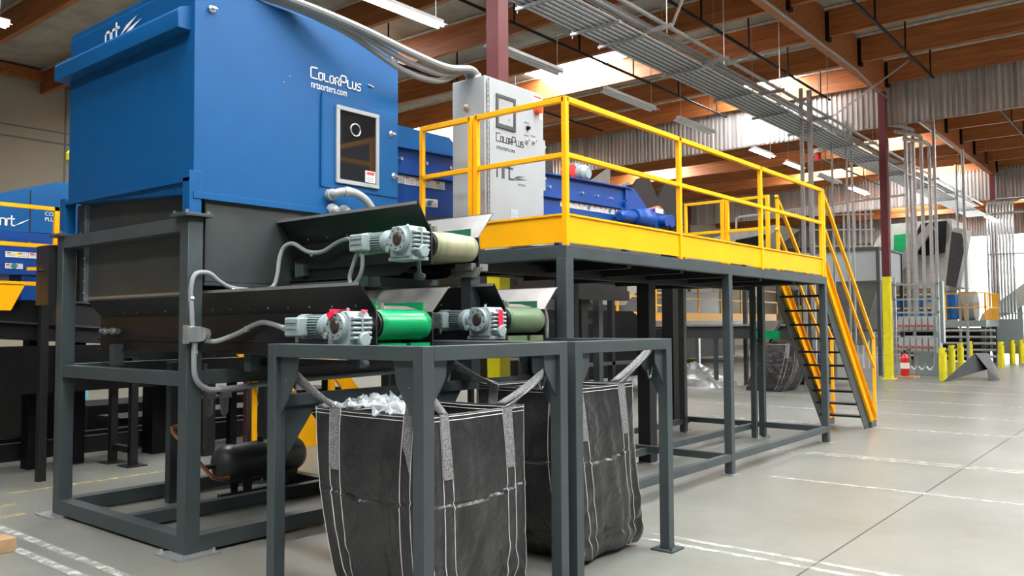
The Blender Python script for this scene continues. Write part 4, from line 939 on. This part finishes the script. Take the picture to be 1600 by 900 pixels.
df.plate([(26.6, 4.75, .75), (27.4, 4.55, .72), (27.6, 4.4, .32), (26.6, 4.15, .0), (26.1, 4.35, .0), (26.5, 4.42, .3)], .012)
tag(df.build('steel_sheet', 'tank'), 'bent dark grey steel sheet lying on the floor before the bollards', 'metal sheet')
ex = thing('fire_extinguisher', 'red fire extinguisher at the foot of the yellow column base', 'fire extinguisher', (26.2, 6.55, 0))
MB().lathe((26.15, 6.50, .06), (26.15, 6.50, .72), [(0, .10), (.05, .12), (.8, .12), (.93, .06), (1, .04)], 16).build('cylinder_body', 'red', ex); m = MB().cyl((26.15, 6.5, .7), (26.15, 6.5, .8), .03, 10); m.bar((26.15, 6.5, .8), (26.15, 6.34, .84), .03, .02); m.build('valve', 'black', ex); MB().cyl((26.15, 6.5, .28), (26.15, 6.5, .45), .123, 16).build('label_band', 'label', ex)
MB().box(25.9, 26.6, 6.2, 6.7, 0, .06).build('base_board', 'lumber', ex)
# disconnect switch bank with its conduits
sw = thing('switch_panel', 'grey frame with two rows of red-handled disconnect switches', 'switch panel', (27.5, 6.5, 0))
for y in (6.95, 5.75): MB().box(27.1, 27.16, y, y+.06, 0, 3.0).build('frame_post', 'galv', sw)
m = MB()
for z in (2.75, 2.3, 1.9): m.box(27.1, 27.14, 5.75, 7.0, z, z+.05)
m.build('frame_bar', 'galv', sw)
for z0 in (1.35, .72):
    m = MB().box(26.9, 27.12, 5.80, 6.85, z0, z0+.46); bx2 = m.build('switch_box', 'motor', sw)
    for k in range(6):
        MB().box(26.86, 26.9, 5.86+k*.17, 5.99+k*.17, z0+.05, z0+.42).build('switch_unit', 'cab', bx2); 
    m = MB()
    for k in range(6): m.box(26.82, 26.86, 5.88+k*.17, 5.97+k*.17, z0+.15, z0+.2)
    m.build('switch_handle', 'red', bx2)
for k in range(4):
    y = 5.95+.22*k
    tag(MB().tube([(27.3, y, 1.8), (27.3, y, 4), (27.3, y, 6.6+.25*k), (27.0, y+.0, 7.0+.25*k), (26.4, y+.5, 7.1+.25*k)], .055, 8, k=3).build('vertical_conduit', 'galv'), 'thick conduit rising from the switch panel, %s of the four' % ['nearest the bollards', 'second from the bollards', 'third from the bollards', 'nearest the column'][k], 'conduit', 'conduits rising from the switch panel')
    m = MB(); m.tube([(27.15, y, .72), (27.15, y, .35), (27.15, y+.1, .2), (27.15, y+.2, .3)], .035, 6); tag(m.build('conduit_bend', 'galv'), 'conduit bend under the switch panel, %s' % ['nearest the bollards', 'second from the bollards', 'third from the bollards', 'nearest the column'][k], 'conduit', 'bends under the switch panel')
# cable box and post
pc = thing('cable_post', 'galvanised box post with a wide grey base box behind the bollards', 'electrical box', (28.2, 6.1, 0))
MB().box(28.1, 28.35, 5.85, 6.15, 1.0, 2.9).build('post_box', 'motor', pc, bevel=.01); MB().box(27.8, 28.4, 5.95, 6.6, 0, 1.05).build('base_box', 'motor', pc, bevel=.01); MB().cyl((28.2, 6.0, 2.9), (28.2, 6.0, 8.2), .05, 8).build('riser', 'galv', pc)
# far conduit bank
fb = thing('conduit_bank', 'bank of tall galvanised conduits bending over at the top', 'conduit bank', (39.3, 5.9, 0))
for k in range(9):
    y = 5.5+.115*k
    MB().tube([(39.3, y, .9), (39.3, y, 3), (39.3, y, 6.2), (39.6, y-.1, 6.65), (40.2, y-.6, 6.8), (41.3, y-2.2, 6.85)], .045, 6, k=4).build('conduit', 'galv', fb)
m = MB()
for z in (1.95, 4.4, 6.1): m.box(39.2, 39.25, 4.6, 6.4, z, z+.06)
m.build('strut', 'galv', fb); MB().box(39.0, 39.8, 5.2, 6.6, .5, 1.75).build('enclosure', 'motor', fb); MB().box(38.75, 39.7, 4.7, 6.3, .35, .7).build('lower_tray', 'galv', fb)
for k, (x, y) in enumerate([(33, 6.1), (36, 6.9), (30.5, 7.25)]):
    tag(MB().cyl((x, y, 0), (x, y, 7.8), .05, 8).build('vertical_conduit', 'galv'), 'single tall conduit %s' % ['standing before the bright dock doorway', 'rising in front of the inclined chute', 'close behind the far red column'][k], 'conduit')
# hopper bin
hb = thing('hopper_bin', 'large grey hopper bin with pale upper band beyond the stair', 'hopper', (27, 8.5, 0))
HX0, HX1, HY0, HY1 = 27.0, 29.6, 7.40, 9.7
m = MB(); m.box(HX0, HX0+.02, HY0, HY1, 2.92, 3.92); m.box(HX0, HX1, HY0, HY0+.02, 2.92, 3.92); m.box(HX1-.02, HX1, HY0, HY1, 2.92, 3.92); m.box(HX0, HX1, HY1-.02, HY1, 2.92, 3.92); m.build('upper_band', 'cab', hb)
m = MB(); v = [(HX0, HY0, 2.9), (HX1, HY0, 2.9), (HX1, HY1, 2.9), (HX0, HY1, 2.9), (HX0+1.1, HY0+.9, .9), (HX1-.9, HY0+.9, .9), (HX1-.9, HY1-.9, .9), (HX0+1.1, HY1-.9, .9)]; m.hexa(v[4:]+v[:4]); m.build('funnel', mat('dull_steel_funnel', (.22, .22, .215), .45, metal=.5, var=.15, vscale=2), hb)
for (x, y) in [(HX0-.04, HY0-.04), (HX1, HY0-.04), (HX0-.04, HY1)]: MB().box(x, x+.1, y, y+.1, 0, 3.95).build('leg', 'char', hb)
m = MB(); m.box(HX0-.05, HX1+.1, HY0-.05, HY0+.0, 3.9, 3.97); m.box(HX0-.05, HX0, HY0, HY1, 3.9, 3.97); m.box(HX0-.06, HX0, HY0, HY1, 2.86, 2.93); m.box(HX0, HX1, HY0-.05, HY0, 2.86, 2.93); m.box(HX0-.05, HX0, HY0, HY1, 1.35, 1.42); m.build('rim_rail', 'char', hb)
# far inclined conveyor + drum machine
ic = thing('inclined_conveyor', 'steep inclined conveyor with green belt and warm grey casing behind the column', 'conveyor', (36, 7.8, 0))
m = MB(); m.prism([(9.6, 5.7), (7.2, 5.75), (6.9, 3.0), (9.3, 3.0), (10.6, 4.2)], 'x', 36.4, 38.85); m.build('casing', 'machine', ic)
m = MB(); m.prism([(8.25, 5.62), (7.35, 5.65), (7.45, 4.4), (8.2, 4.3), (8.8, 4.6)], 'x', 36.2, 36.45); m.build('open_mouth', 'black', ic)
m = MB(); m.prism([(10.1, 2.9), (9.9, 3.4), (7.9, 5.6), (7.75, 5.35), (9.3, 3.2)], 'x', 36.0, 36.2); m.build('frame_arm', 'galvw', ic)
m = MB(); m.prism([(9.25, 5.2), (8.35, 5.25), (8.5, 4.4), (9.3, 3.7)], 'x', 36.05, 36.2)
m.build('belt', 'green', ic)
m = MB(); m.prism([(7.25, 4.6), (6.95, 5.3), (6.55, 5.2), (6.95, 3.0), (7.3, 2.8)], 'x', 35.6, 36.8); m.build('end_chute', 'machine', ic)
m = MB(); m.prism([(6.95, 5.1), (6.62, 5.0), (6.50, 4.55), (6.85, 2.95), (7.22, 3.05)], 'x', 35.2, 35.9); m.build('dark_cover', 'tank', ic)
for (x, y) in [(38.7, 7.1), (38.7, 9.2)]: MB().box(x, x+.12, y, y+.12, 0, 3.1).build('leg', 'char', ic)
dm = thing('drum_machine', 'blue grinder machine with a pale round drum on a raised deck', 'industrial machine', (37, 7.3, 0))
MB().box(36.4, 38.0, 7.1, 9.5, 1.75, 2.75).build('body', 'mblue', dm, bevel=.05); m = MB().cyl((37.3, 7.1, 2.25), (37.3, 6.55, 2.25), .62, 32); m.build('drum', 'machine', dm)
m = MB()
for y in (7.6, 8.1, 8.6): m.cyl((36.4, y, 2.3), (36.3, y, 2.3), .16, 16)
m.build('port', 'galv', dm)
m = MB()
for k in range(5): m.box(36.38, 36.42, 7.3+k*.45, 7.34+k*.45, 1.8, 2.7)
m.build('body_rib', 'navy', dm)
MB().box(35.9, 38.6, 6.0, 9.6, 1.45, 1.7).build('deck', 'motor', dm)
for (x, y) in [(35.95, 6.05), (38.3, 6.05), (35.95, 9.2)]: MB().box(x, x+.15, y, y+.15, 0, 1.45).build('leg', 'tank', dm)
MB().box(37.2, 38.4, 6.3, 9.4, .1, 1.4).build('undercarriage', 'black', dm)
m = MB()
for z in (2.75, 2.2): m.bar((35.9, 6.0, z), (35.9, 9.4, z), .05, .05); m.bar((35.9, 6.0, z), (38.6, 6.0, z), .05, .05)
for k in range(6): m.box(35.88, 35.93, 6.0+k*.68, 6.05+k*.68, 1.7, 2.75)
for k in range(9): m.box(35.9+k*.33, 35.94+k*.33, 5.98, 6.02, 1.7, 2.75)
m.build('guard_rail', 'yellow', dm)
ri = thing('stair_conveyor', 'pale inclined conveyor with yellow rails at the right edge of view', 'conveyor', (40, 4, 0))
m = MB(); m.prism([(7.2, 1.5), (7.0, 2.0), (3.0, 5.2), (2.6, 4.5), (5.9, 2.0)], 'x', 41, 41.4); m.build('side_frame', 'machine', ri); m = MB()
for k in range(6): m.box(40.9, 40.96, 2.8+k*.35, 2.86+k*.35, 4.6-k*.3, 5.5-k*.3)
m.bar((40.93, 2.6, 5.5), (40.93, 5.0, 3.7), .06, .06); m.build('guard_rail', 'yellow', ri); MB().box(41.1, 41.3, 5.5, 5.7, 0, 2.6).build('leg', 'motor', ri)
for k in range(5):
    z = .35+.24*k
    tag(MB().cyl((35.2, 5.6, z), (35.2, 9.8, z), .045, 8).build('horizontal_pipe', 'galv'), 'horizontal pale pipe under the drum machine deck, %s' % ['lowest', 'second from floor', 'middle one', 'second from top', 'topmost'][k], 'pipe', 'pipes under the drum machine')
# ================================================================== MIDDLE BACKGROUND
p2 = thing('far_platform', 'far yellow-edged platform seen below the near platform deck', 'platform', (30, 15, 0))
MB().box(24, 38, 15, 15.02, 1.74, 2.06).build('toe_board', 'yellow', p2); MB().box(24, 38, 15, 18, 1.55, 1.74).build('deck', 'tank', p2)
m = MB()
for z in (3.1, 2.6): m.bar((24, 15, z), (38, 15, z), .06, .06)
for k in range(8): m.box(24+k*2, 24.07+k*2, 14.97, 15.03, 2.05, 3.13)
m.build('guard_rail', 'yellow', p2)
for x in (24, 30, 35.8): MB().box(x, x+.15, 15, 15.15, 0, 1.6).build('leg', 'galv', p2)
fl = thing('far_ladder', 'small yellow railed ladder frame on the far platform', 'ladder', (27, 14.9, 2))
m = MB()
for x in (26.3, 27.2, 28.1): m.box(x, x+.08, 14.8, 14.88, 2.05, 3.6)
for z in (2.3, 2.75, 3.2, 3.6): m.bar((26.3, 14.84, z), (28.1, 14.84, z), .06, .06)
m.build('rungs_frame', 'yellow', fl)
fm_ = thing('far_machine', 'dark machinery with white hoppers behind the far platform', 'industrial machine', (30, 17, 0))
m = MB(); m.box(23, 27, 16, 19, 2.1, 3.2); m.box(28, 35, 16.5, 19, 2.0, 3.0); m.build('body', 'tank', fm_); m = MB(); m.prism([(23, 3.2), (27, 3.2), (25.5, 2.3), (24, 2.3)], 'y', 15.6, 16); m.build('hopper', 'machine', fm_)
m = MB(); m.box(22, 36, 16.2, 19, .2, 1.5); m.build('lower_body', 'black', fm_)
m = MB(); m.box(29, 40, 13, 16, 3.3, 4.3); m.prism([(29, 3.3), (31, 3.3), (30, 2.6)], 'y', 12.6, 13); m.build('upper_hopper', 'cab', fm_)
m = MB(); m.prism([(27.6, 3.1), (29.0, 4.4), (29.2, 4.3), (27.9, 3.0)], 'y', 12.4, 12.6); m.build('incline_frame', 'galvw', fm_)
MB().box(27.4, 28.6, 12.5, 13, 3.2, 3.6).build('belt', 'green', fm_)
# high pale bin & conveyor seen through the platform rail
hb2 = thing('long_trough', 'long pale sloping trough seen through the yellow rail by the stair head', 'chute', (20, 9.5, 2.5))
m = MB(); m.prism([(10.8, 3.5), (9.0, 4.0), (7.9, 4.06), (7.7, 4.02), (8.5, 3.5), (9.0, 3.2), (10.6, 3.2)], 'x', 20.0, 21.2); m.build('body', 'machine', hb2); m = MB(); m.prism([(8.9, 3.75), (8.0, 3.85), (8.5, 3.4), (9.2, 3.3)], 'x', 19.97, 20.0); m.build('open_mouth', 'black', hb2)
for y in (8.55, 9.02): MB().box(20.8, 20.9, y, y+.1, 0, 3.45).build('leg', 'tank', hb2)
tb2 = thing('tall_bin', 'pale bin with a green belt under it beside the yellow handrail', 'bin', (22, 8.8, 2.5))
m = MB(); m.prism([(8.1, 3.55), (9.6, 3.55), (9.3, 2.9), (8.3, 2.9)], 'x', 22.5, 23.2); m.build('body', 'cab', tb2); MB().box(22.4, 22.5, 8.5, 9.1, 2.75, 2.95).build('belt', 'green', tb2); MB().plate([(22.3, 8.3, 2.5), (22.3, 8.9, 3.3), (22.3, 8.8, 3.35), (22.3, 8.2, 2.55)], .06).build('brace', 'galvw', tb2)
m = MB().box(22.6, 22.7, 8.3, 8.4, 0, 2.9); m.box(22.6, 22.7, 9.3, 9.4, 0, 2.9); m.build('leg', 'tank', tb2)
hr2 = thing('pipe_handrail', 'pale bent pipe rail behind the stair head', 'railing', (20, 9, 3)); MB().tube([(30, 13.35, 5.25), (30, 13.34, 5.65), (30, 13.2, 5.7), (30, 7.2, 5.95)], .04, 8, smooth=False).build('rail_pipe', 'white', hr2)
pg = thing('pipe_cage', 'cage of pale upright pipes above the large grey hopper bin', 'pipework', (31, 9.2, 3.9))
for k in range(6): MB().cyl((31, 8.7+.19*k, 0), (31, 8.7+.19*k, 5.7), .035, 6).build('upright', 'white', pg)
for z in (4.35, 4.95, 5.5): MB().bar((30.97, 8.6, z), (30.97, 10.9, z+.15), .05, .05).build('cross_bar', 'white', pg)
# bags by the far conveyor
for i, (x, y, lab, sh) in enumerate([(19.3, 7.55, 'far black bulk bag leaning behind the platform legs', (-.15, .25)), (21.8, 7.7, 'farthest black bulk bag, seen through the stair treads', (0, .05))]):
    bag(lab, x, x+.95, y-.35, y+.6, 1.14, None, 5+i, bulge=.06, bottom_shift=sh, detail=False, hooks=[(x+.02, y-.32, 1.22), (x+.9, y-.32, 1.22), (x+.9, y+.55, 1.22), (x+.02, y+.55, 1.22)])
dc = thing('cross_trough_conveyor', 'long dark trough conveyor on legs above the far bulk bags', 'conveyor', (19, 9.5, 0))
m = MB(); m.prism([(7.2, 1.55), (7.5, 1.24), (13.4, 1.24), (13.6, 1.55)], 'x', 19.8, 20.4); m.build('trough', 'tank', dc)
m = MB().box(19.7, 19.8, 6.9, 13.6, 1.56, 1.60); m.build('edge_rail', 'galv', dc)
m = MB(); m.prism([(7.6, 1.68), (8.3, 1.68), (8.15, 1.44), (7.75, 1.44)], 'x', 19.45, 19.68); m.build('outlet', 'galvw', dc); MB().box(19.45, 19.75, 7.7, 8.2, 1.24, 1.44).build('outlet_collar', 'green', dc)
for (x, y) in [(19.8, 6.95), (19.8, 9.4), (19.8, 11.8), (19.8, 13.4)]: MB().box(x, x+.09, y, y+.09, 0, 1.24).build('leg', 'char', dc)
fbox = thing('scrap_heap', 'film scrap and rolls piled under the dark trough conveyor', 'scrap pile', (20, 10.5, 0))
vs = []; fs = []
for j in range(13):
    for i in range(25):
        y = 9.2+i*.13; x = 19.5+j*.12; e_ = math.sin(PI*i/24)*math.sin(PI*j/12)
        vs.append((x, y, max(0, .55*e_**.6+.25*noise.noise(Vector((x*3, y*3, 0)))*e_)))
for j in range(12):
    for i in range(24): a = j*25+i; fs.append((a, a+1, a+26, a+25))
MB().add(vs, fs).build('heap', 'scrap', fbox, smooth=False); fbox['kind'] = 'stuff'
dk = thing('dark_skid', 'black machine base standing behind the platform legs', 'machine base', (14, 9.5, 0))
m = MB(); m.prism([(12.0, .4), (19, .4), (19, 1.5), (18, 1.5), (17, 1.92), (12, 1.92)], 'y', 10.2, 11.6); m.build('body', 'black', dk); m = MB(); m.box(12.4, 17.6, 9.5, 9.6, .12, .2); m.box(12.4, 17.6, 9.5, 9.58, .75, .82); m.build('skid_rail', 'char', dk)
for x in (12.5, 15, 17.4): MB().box(x, x+.12, 9.5, 9.62, 0, 2.3).build('leg', 'dark', dk)
# structure directly behind: dark frames between sorter and far line
fr = thing('support_frame', 'dark steel frame with pale bent air pipe seen past the second bag', 'frame', (9.2, 7.6, 0))
for (x, y, w, kk) in [(8.35, 7.25, .17, 'dark'), (9.1, 8.0, .10, 'char'), (9.6, 8.0, .09, 'char'), (9.9, 7.6, .1, 'char'), (10.8, 7.4, .18, 'dark'), (11.6, 7.6, .12, 'char'), (7.0, 7.7, .12, 'dark')]:
    MB().box(x, x+w, y, y+w, 0, 2.15).build('leg', kk, fr)
m = MB(); m.box(7, 12, 7.25, 7.4, 2.0, 2.16); m.box(7, 12, 8.0, 8.1, 1.62, 1.7); m.box(7, 12, 7.6, 7.7, .3, .4); m.box(8, 13, 7.9, 8.6, 2.1, 2.4); m.build('cross_beam', 'dark', fr)
tag(MB().tube([(8.7, 7.05, 2.0), (9.2, 7.0, 1.9), (9.35, 7.0, 1.72), (9.35, 7.0, 1.4), (9.35, 7.0, 1.22), (9.25, 7.0, 1.16), (8.9, 7.0, 1.15), (8.2, 7.0, 1.15)], .022, 8).build('air_pipe', 'galv'), 'pale bent pipe running down between the dark frame legs', 'pipe')
# ================================================================== BEHIND THE SORTER
wk = thing('rear_walkway', 'orange-yellow walkway beams and stair behind the bulk bags', 'walkway', (7, 9.6, 0))
m = MB(); m.bar((5.6, 9.4, 2.12), (12.5, 9.4, 2.12), .05, .12); m.build('edge_beam', 'yellow', wk); MB().box(5.6, 12.5, 9.42, 10.4, 2.0, 2.06).build('deck', 'dark', wk)
MB().box(8.6, 10.6, 9.0, 9.03, 1.35, 1.62).build('toe_board', 'yellow', wk)
m = MB(); m.prism([(5.3, 1.95), (5.75, 1.95), (7.35, 0), (6.9, 0)], 'y', 9.2, 9.24); m.prism([(6.9, 1.95), (7.2, 1.95), (8.8, 0), (8.5, 0)], 'y', 9.72, 9.76); m.build('stringer', 'yellow', wk)
m = MB()
for x in (6.15, 7.4, 8.55): m.box(x, x+.07, 9.3, 9.37, 0, 2.1)
m.build('rail_post', 'yellow', wk)
for x in (5.6, 12.3): MB().box(x, x+.15, 9.5, 9.65, 0, 2.0).build('leg', 'dark', wk)
ll = thing('left_sorting_line', 'second blue sorting line with white logo beyond the sorter, far left', 'sorting machine', (3, 9.7, 0))
m = MB(); m.prism([(1.6, 2.6), (4.6, 2.66), (4.6, 3.32), (3.9, 3.22), (3.25, 3.0), (2.4, 2.72), (1.6, 2.66)], 'y', 9.75, 11.0); m.build('hood', 'blue', ll)
MB().box(3.65, 3.66, 9.74, 9.755, 2.64, 3.1).build('panel_joint', 'ink', ll)
m = MB(); m.box(1.5, 4.2, 9.68, 11, 2.43, 2.63); m.build('upper_side', 'navy', ll); m = MB(); m.box(1.5, 4.1, 9.64, 11, 2.17, 2.44); m.box(3.55, 3.8, 9.66, 10.0, 1.9, 2.2); m.build('side_channel', 'navy', ll)
m = MB()
for x in (3.38, 3.62): m.cyl((x, 9.66, 2.52), (x, 9.69, 2.52), .014, 8)
m.build('bolt_row', 'steel', ll)
m = MB(); strokes(m, (3.36, 9.742, 2.70), 'x', 'nrt', [(.05, .07), (.035, .07), (.03, .07)], .014, .004, gap=.35); m.plate([(3.50, 9.742, 2.70), (3.56, 9.742, 2.74), (3.66, 9.742, 2.79), (3.57, 9.742, 2.73)], .003); m.build('logo', 'white', ll)
text('side_lettering', 'COLOR\nPLUS', .06, (3.80, 9.74, 2.84), '-y', 'white', ll)
sticker(3.38, 3.60, 2.35, 2.41, 9.638, ll, 'tri', slope=0); sticker(3.605, 3.85, 2.35, 2.41, 9.638, ll, None, slope=0); sticker(3.38, 3.55, 2.23, 2.285, 9.638, ll, 'disc', slope=0)
for x in (2.2, 4.0): MB().box(x, x+.1, 9.8, 9.9, 0, 2.2).build('leg', 'dark', ll)
lr = thing('guard_rail', 'yellow guard rail along the second blue line at the far left', 'railing', (3, 9.3, 1.9))
m = MB()
for z in (2.86, 2.46): m.bar((1.5, 9.3, z), (3.86, 9.3, z), .04, .04)
m.build('rail', 'yellow', lr); MB().box(3.72, 3.77, 9.28, 9.32, 2.05, 2.88).build('rail_post', 'yellow', lr); m = MB(); m.box(1.5, 3.65, 9.29, 9.31, 2.04, 2.08); m.prism([(1.5, 2.05), (3.45, 2.05), (3.32, 1.78), (1.5, 1.78)], 'y', 9.29, 9.30); m.build('toe_board', 'yellow', lr)
MB().box(3.62, 3.70, 9.32, 9.40, 0, 2.04).build('rail_support', 'dark', lr)
dl = thing('dark_feed_conveyor', 'wide black sloping conveyor passing behind the left sorter legs', 'conveyor', (4, 10.2, 0))
m = MB(); m.prism([(1.2, 2.13), (10, 1.50), (10, 1.07), (1.2, 1.63)], 'y', 10.08, 10.6); m.build('side_frame', 'dark', dl); m = MB(); m.bar((1.2, 10.06, 2.12), (10, 10.06, 1.5), .05, .03); m.bar((1.2, 10.04, 1.83), (10, 10.04, 1.23), .05, .02); m.build('edge_flange', 'char', dl)
for (x, w) in [(3.85, .2), (4.35, .12), (5.3, .26), (6.4, .1), (7.3, .2), (8.0, .08)]: MB().box(x, x+w, 10.2, 10.2+w, 0, 1.6).build('leg', 'black', dl)
m = MB(); m.box(1, 10, 10.45, 10.55, .08, .28); m.box(1, 10, 11.6, 11.75, .0, .2); m.box(5.2, 9.5, 10.8, 11.5, .35, .42); m.build('base_rail', 'dark', dl)
m = MB(); m.box(5.3, 9.8, 12.0, 13.0, .12, .5); m.box(3.2, 9.5, 9.85, 10.05, .88, 1.4); m.box(3.0, 3.8, 11.2, 11.9, .0, 1.3); m.box(4.3, 4.9, 11.4, 12.4, 0, .8); m.build('drive_case', 'black', dl)
m = MB(); m.box(3.02, 3.2, 7.64, 7.9, 1.80, 2.32); m.cyl((2.98, 7.75, 2.1), (3.25, 7.75, 2.1), .012, 8); br = tag(m.build('side_bracket', 'dark'), 'dark bracket box with a short yellow handle behind the left sorter leg', 'bracket')
MB().bar((2.95, 7.91, 2.12), (3.12, 7.91, 2.13), .03, .03).build('handle', 'yellow', br)
sf = thing('small_stand', 'small black stand frame behind the left side of the sorter', 'frame', (4.72, 9.7, 0))
for (x, y) in [(4.72, 9.53), (4.70, 9.98)]:
    MB().box(x-.04, x+.04, y-.04, y+.04, .01, 1.25).build('leg', 'dark', sf); MB().box(x-.12, x+.12, y-.12, y+.12, 0, .012).build('foot_plate', 'dark', sf)
m = MB(); m.box(4.68, 4.76, 9.53, 9.98, .15, .22); m.box(4.68, 4.76, 9.5, 10.02, 1.17, 1.25); m.build('cross_rail', 'dark', sf)
# rear inner posts of sorter area
ip = thing('inner_post', 'slim grey post with copper pipe beside it inside the sorter frame', 'post', (4.0, 7.3, 0))
MB().box(3.93, 4.01, 7.24, 7.32, 0, 1.28).build('post_tube', 'char', ip); MB().box(4.05, 4.13, 7.15, 7.27, 0, 1.28).build('rear_flange', 'black', ip)
tag(MB().tube([(4.1, 7.1, .70), (3.92, 7.1, .71), (3.86, 7.08, .70), (3.86, 7.07, .67), (4.05, 6.72, .27), (4.12, 6.7, .25), (4.2, 6.7, .25)], .018, 8, smooth=False).build('copper_pipe', 'copper'), 'bright copper pipe sloping down beside the air tank', 'pipe')
tk = thing('air_tank', 'grey horizontal compressed air tank on the floor inside the frame', 'air tank', (4.6, 7.0, 0))
MB().lathe((4.22, 6.95, .33), (5.22, 7.05, .33), [(0, .05), (.01, .09), (.05, .15), (.11, .175), (.89, .175), (.95, .15), (.99, .09), (1, .05)], 28).build('vessel', 'tank', tk)
m = MB()
for x in (4.45, 4.95): m.prism([(x, .2), (x+.12, .2), (x+.09, .03), (x+.03, .03)], 'y', 6.88, 6.9); m.prism([(x, .2), (x+.12, .2), (x+.09, .03), (x+.03, .03)], 'y', 7.1, 7.12)
m.box(4.35, 5.15, 6.86, 6.92, 0, .03); m.box(4.35, 5.15, 7.08, 7.14, 0, .03); m.build('foot', 'tank', tk)
m = MB(); m.cyl((4.2, 6.95, .33), (4.1, 6.95, .33), .022, 10); m.cyl((4.7, 6.97, .5), (4.7, 6.97, .55), .03, 10); m.cyl((4.42, 6.97, .5), (4.42, 6.97, .53), .015, 8); m.build('port', 'dark', tk)
for i, (x, y, l) in enumerate([(4.28, 7.25, 'thin vertical air line rising from the tank, nearest the front leg'), (4.78, 7.3, 'thin vertical air line rising behind the tank, nearer the bag stand')]):
    tag(MB().cyl((x, y, .45), (x, y, 1.25), .018, 8).build('air_line', 'flex'), l, 'pipe')
fg = thing('air_filters', 'white air filter bowls hanging under the sorter beside the front leg', 'air filter', (4.5, 7.4, .8))
for k, x in enumerate((4.28, 4.45, 4.62)):
    m = MB(); m.box(x-.05, x+.05, 7.42, 7.52, .90, 1.0); m.lathe((x, 7.47, .90), (x, 7.47, .72), [(0, .045), (.8, .035), (1, .015)], 12); m.build('filter_bowl', 'pipe', fg)
m = MB(); m.cyl((4.15, 7.47, .95), (4.9, 7.47, .95), .012, 6); m.build('manifold', 'dark', fg)
tag(MB().box(5.15, 5.21, 7.9, 7.96, 0, 1.3).build('red_post', 'maroon'), 'slim dark red post behind the bag stand', 'post')
tag(MB().box(5.4, 5.46, 8.0, 8.06, 0, 1.3).build('dark_post', 'dark'), 'slim dark post beside the red one behind the bag stand', 'post')
tag(MB().box(2.02, 2.42, 6.58, 6.75, 0, .10).build('timber_offcut', 'lumber', bevel=.004), 'cut end of pale timber on the floor at the lower left edge', 'wood block')
tag(MB().tube([(2.35, 9.3, .03), (2.5, 8.9, .2), (2.62, 8.5, .30), (2.66, 8.4, .26)], .03, 8).build('hose_end', 'white'), 'pale hose end low at the left edge beside the black conveyor', 'hose')
tag(MB().lathe((5.04, 12, 3.85), (5.04, 12, 4.1), [(0, .03), (.3, .1), (.7, .1), (1, .03)], 14).cyl((5.04, 12, 0), (5.04, 12, 3.86), .03, 8).build('yellow_lamp', 'yellow2'), 'small yellow warning lamp peeking out beside the blue housing at the left', 'warning lamp')
tag(MB().box(5.6, 5.95, 13.5, 13.8, 0, .67).build('blue_crate', mat('light_blue_plastic', (.10, .42, .55), .5)), 'light blue crate on the floor far behind the left legs of the sorter', 'crate')
# ================================================================== LIGHT
w = bpy.data.worlds.new('world'); SC.world = w; w.use_nodes = True
w.node_tree.nodes['Background'].inputs[0].default_value = (.90, .96, 1, 1); w.node_tree.nodes['Background'].inputs[1].default_value = .13
vs = SC.view_settings; vs.view_transform = 'Standard'; vs.look = 'None'; vs.gamma = 1; vs.use_curve_mapping = False; vs.exposure = .45
SC.cycles.use_denoising = True; SC.cycles.max_bounces = 6; SC.cycles.diffuse_bounces = 4; SC.cycles.sample_clamp_indirect = 4
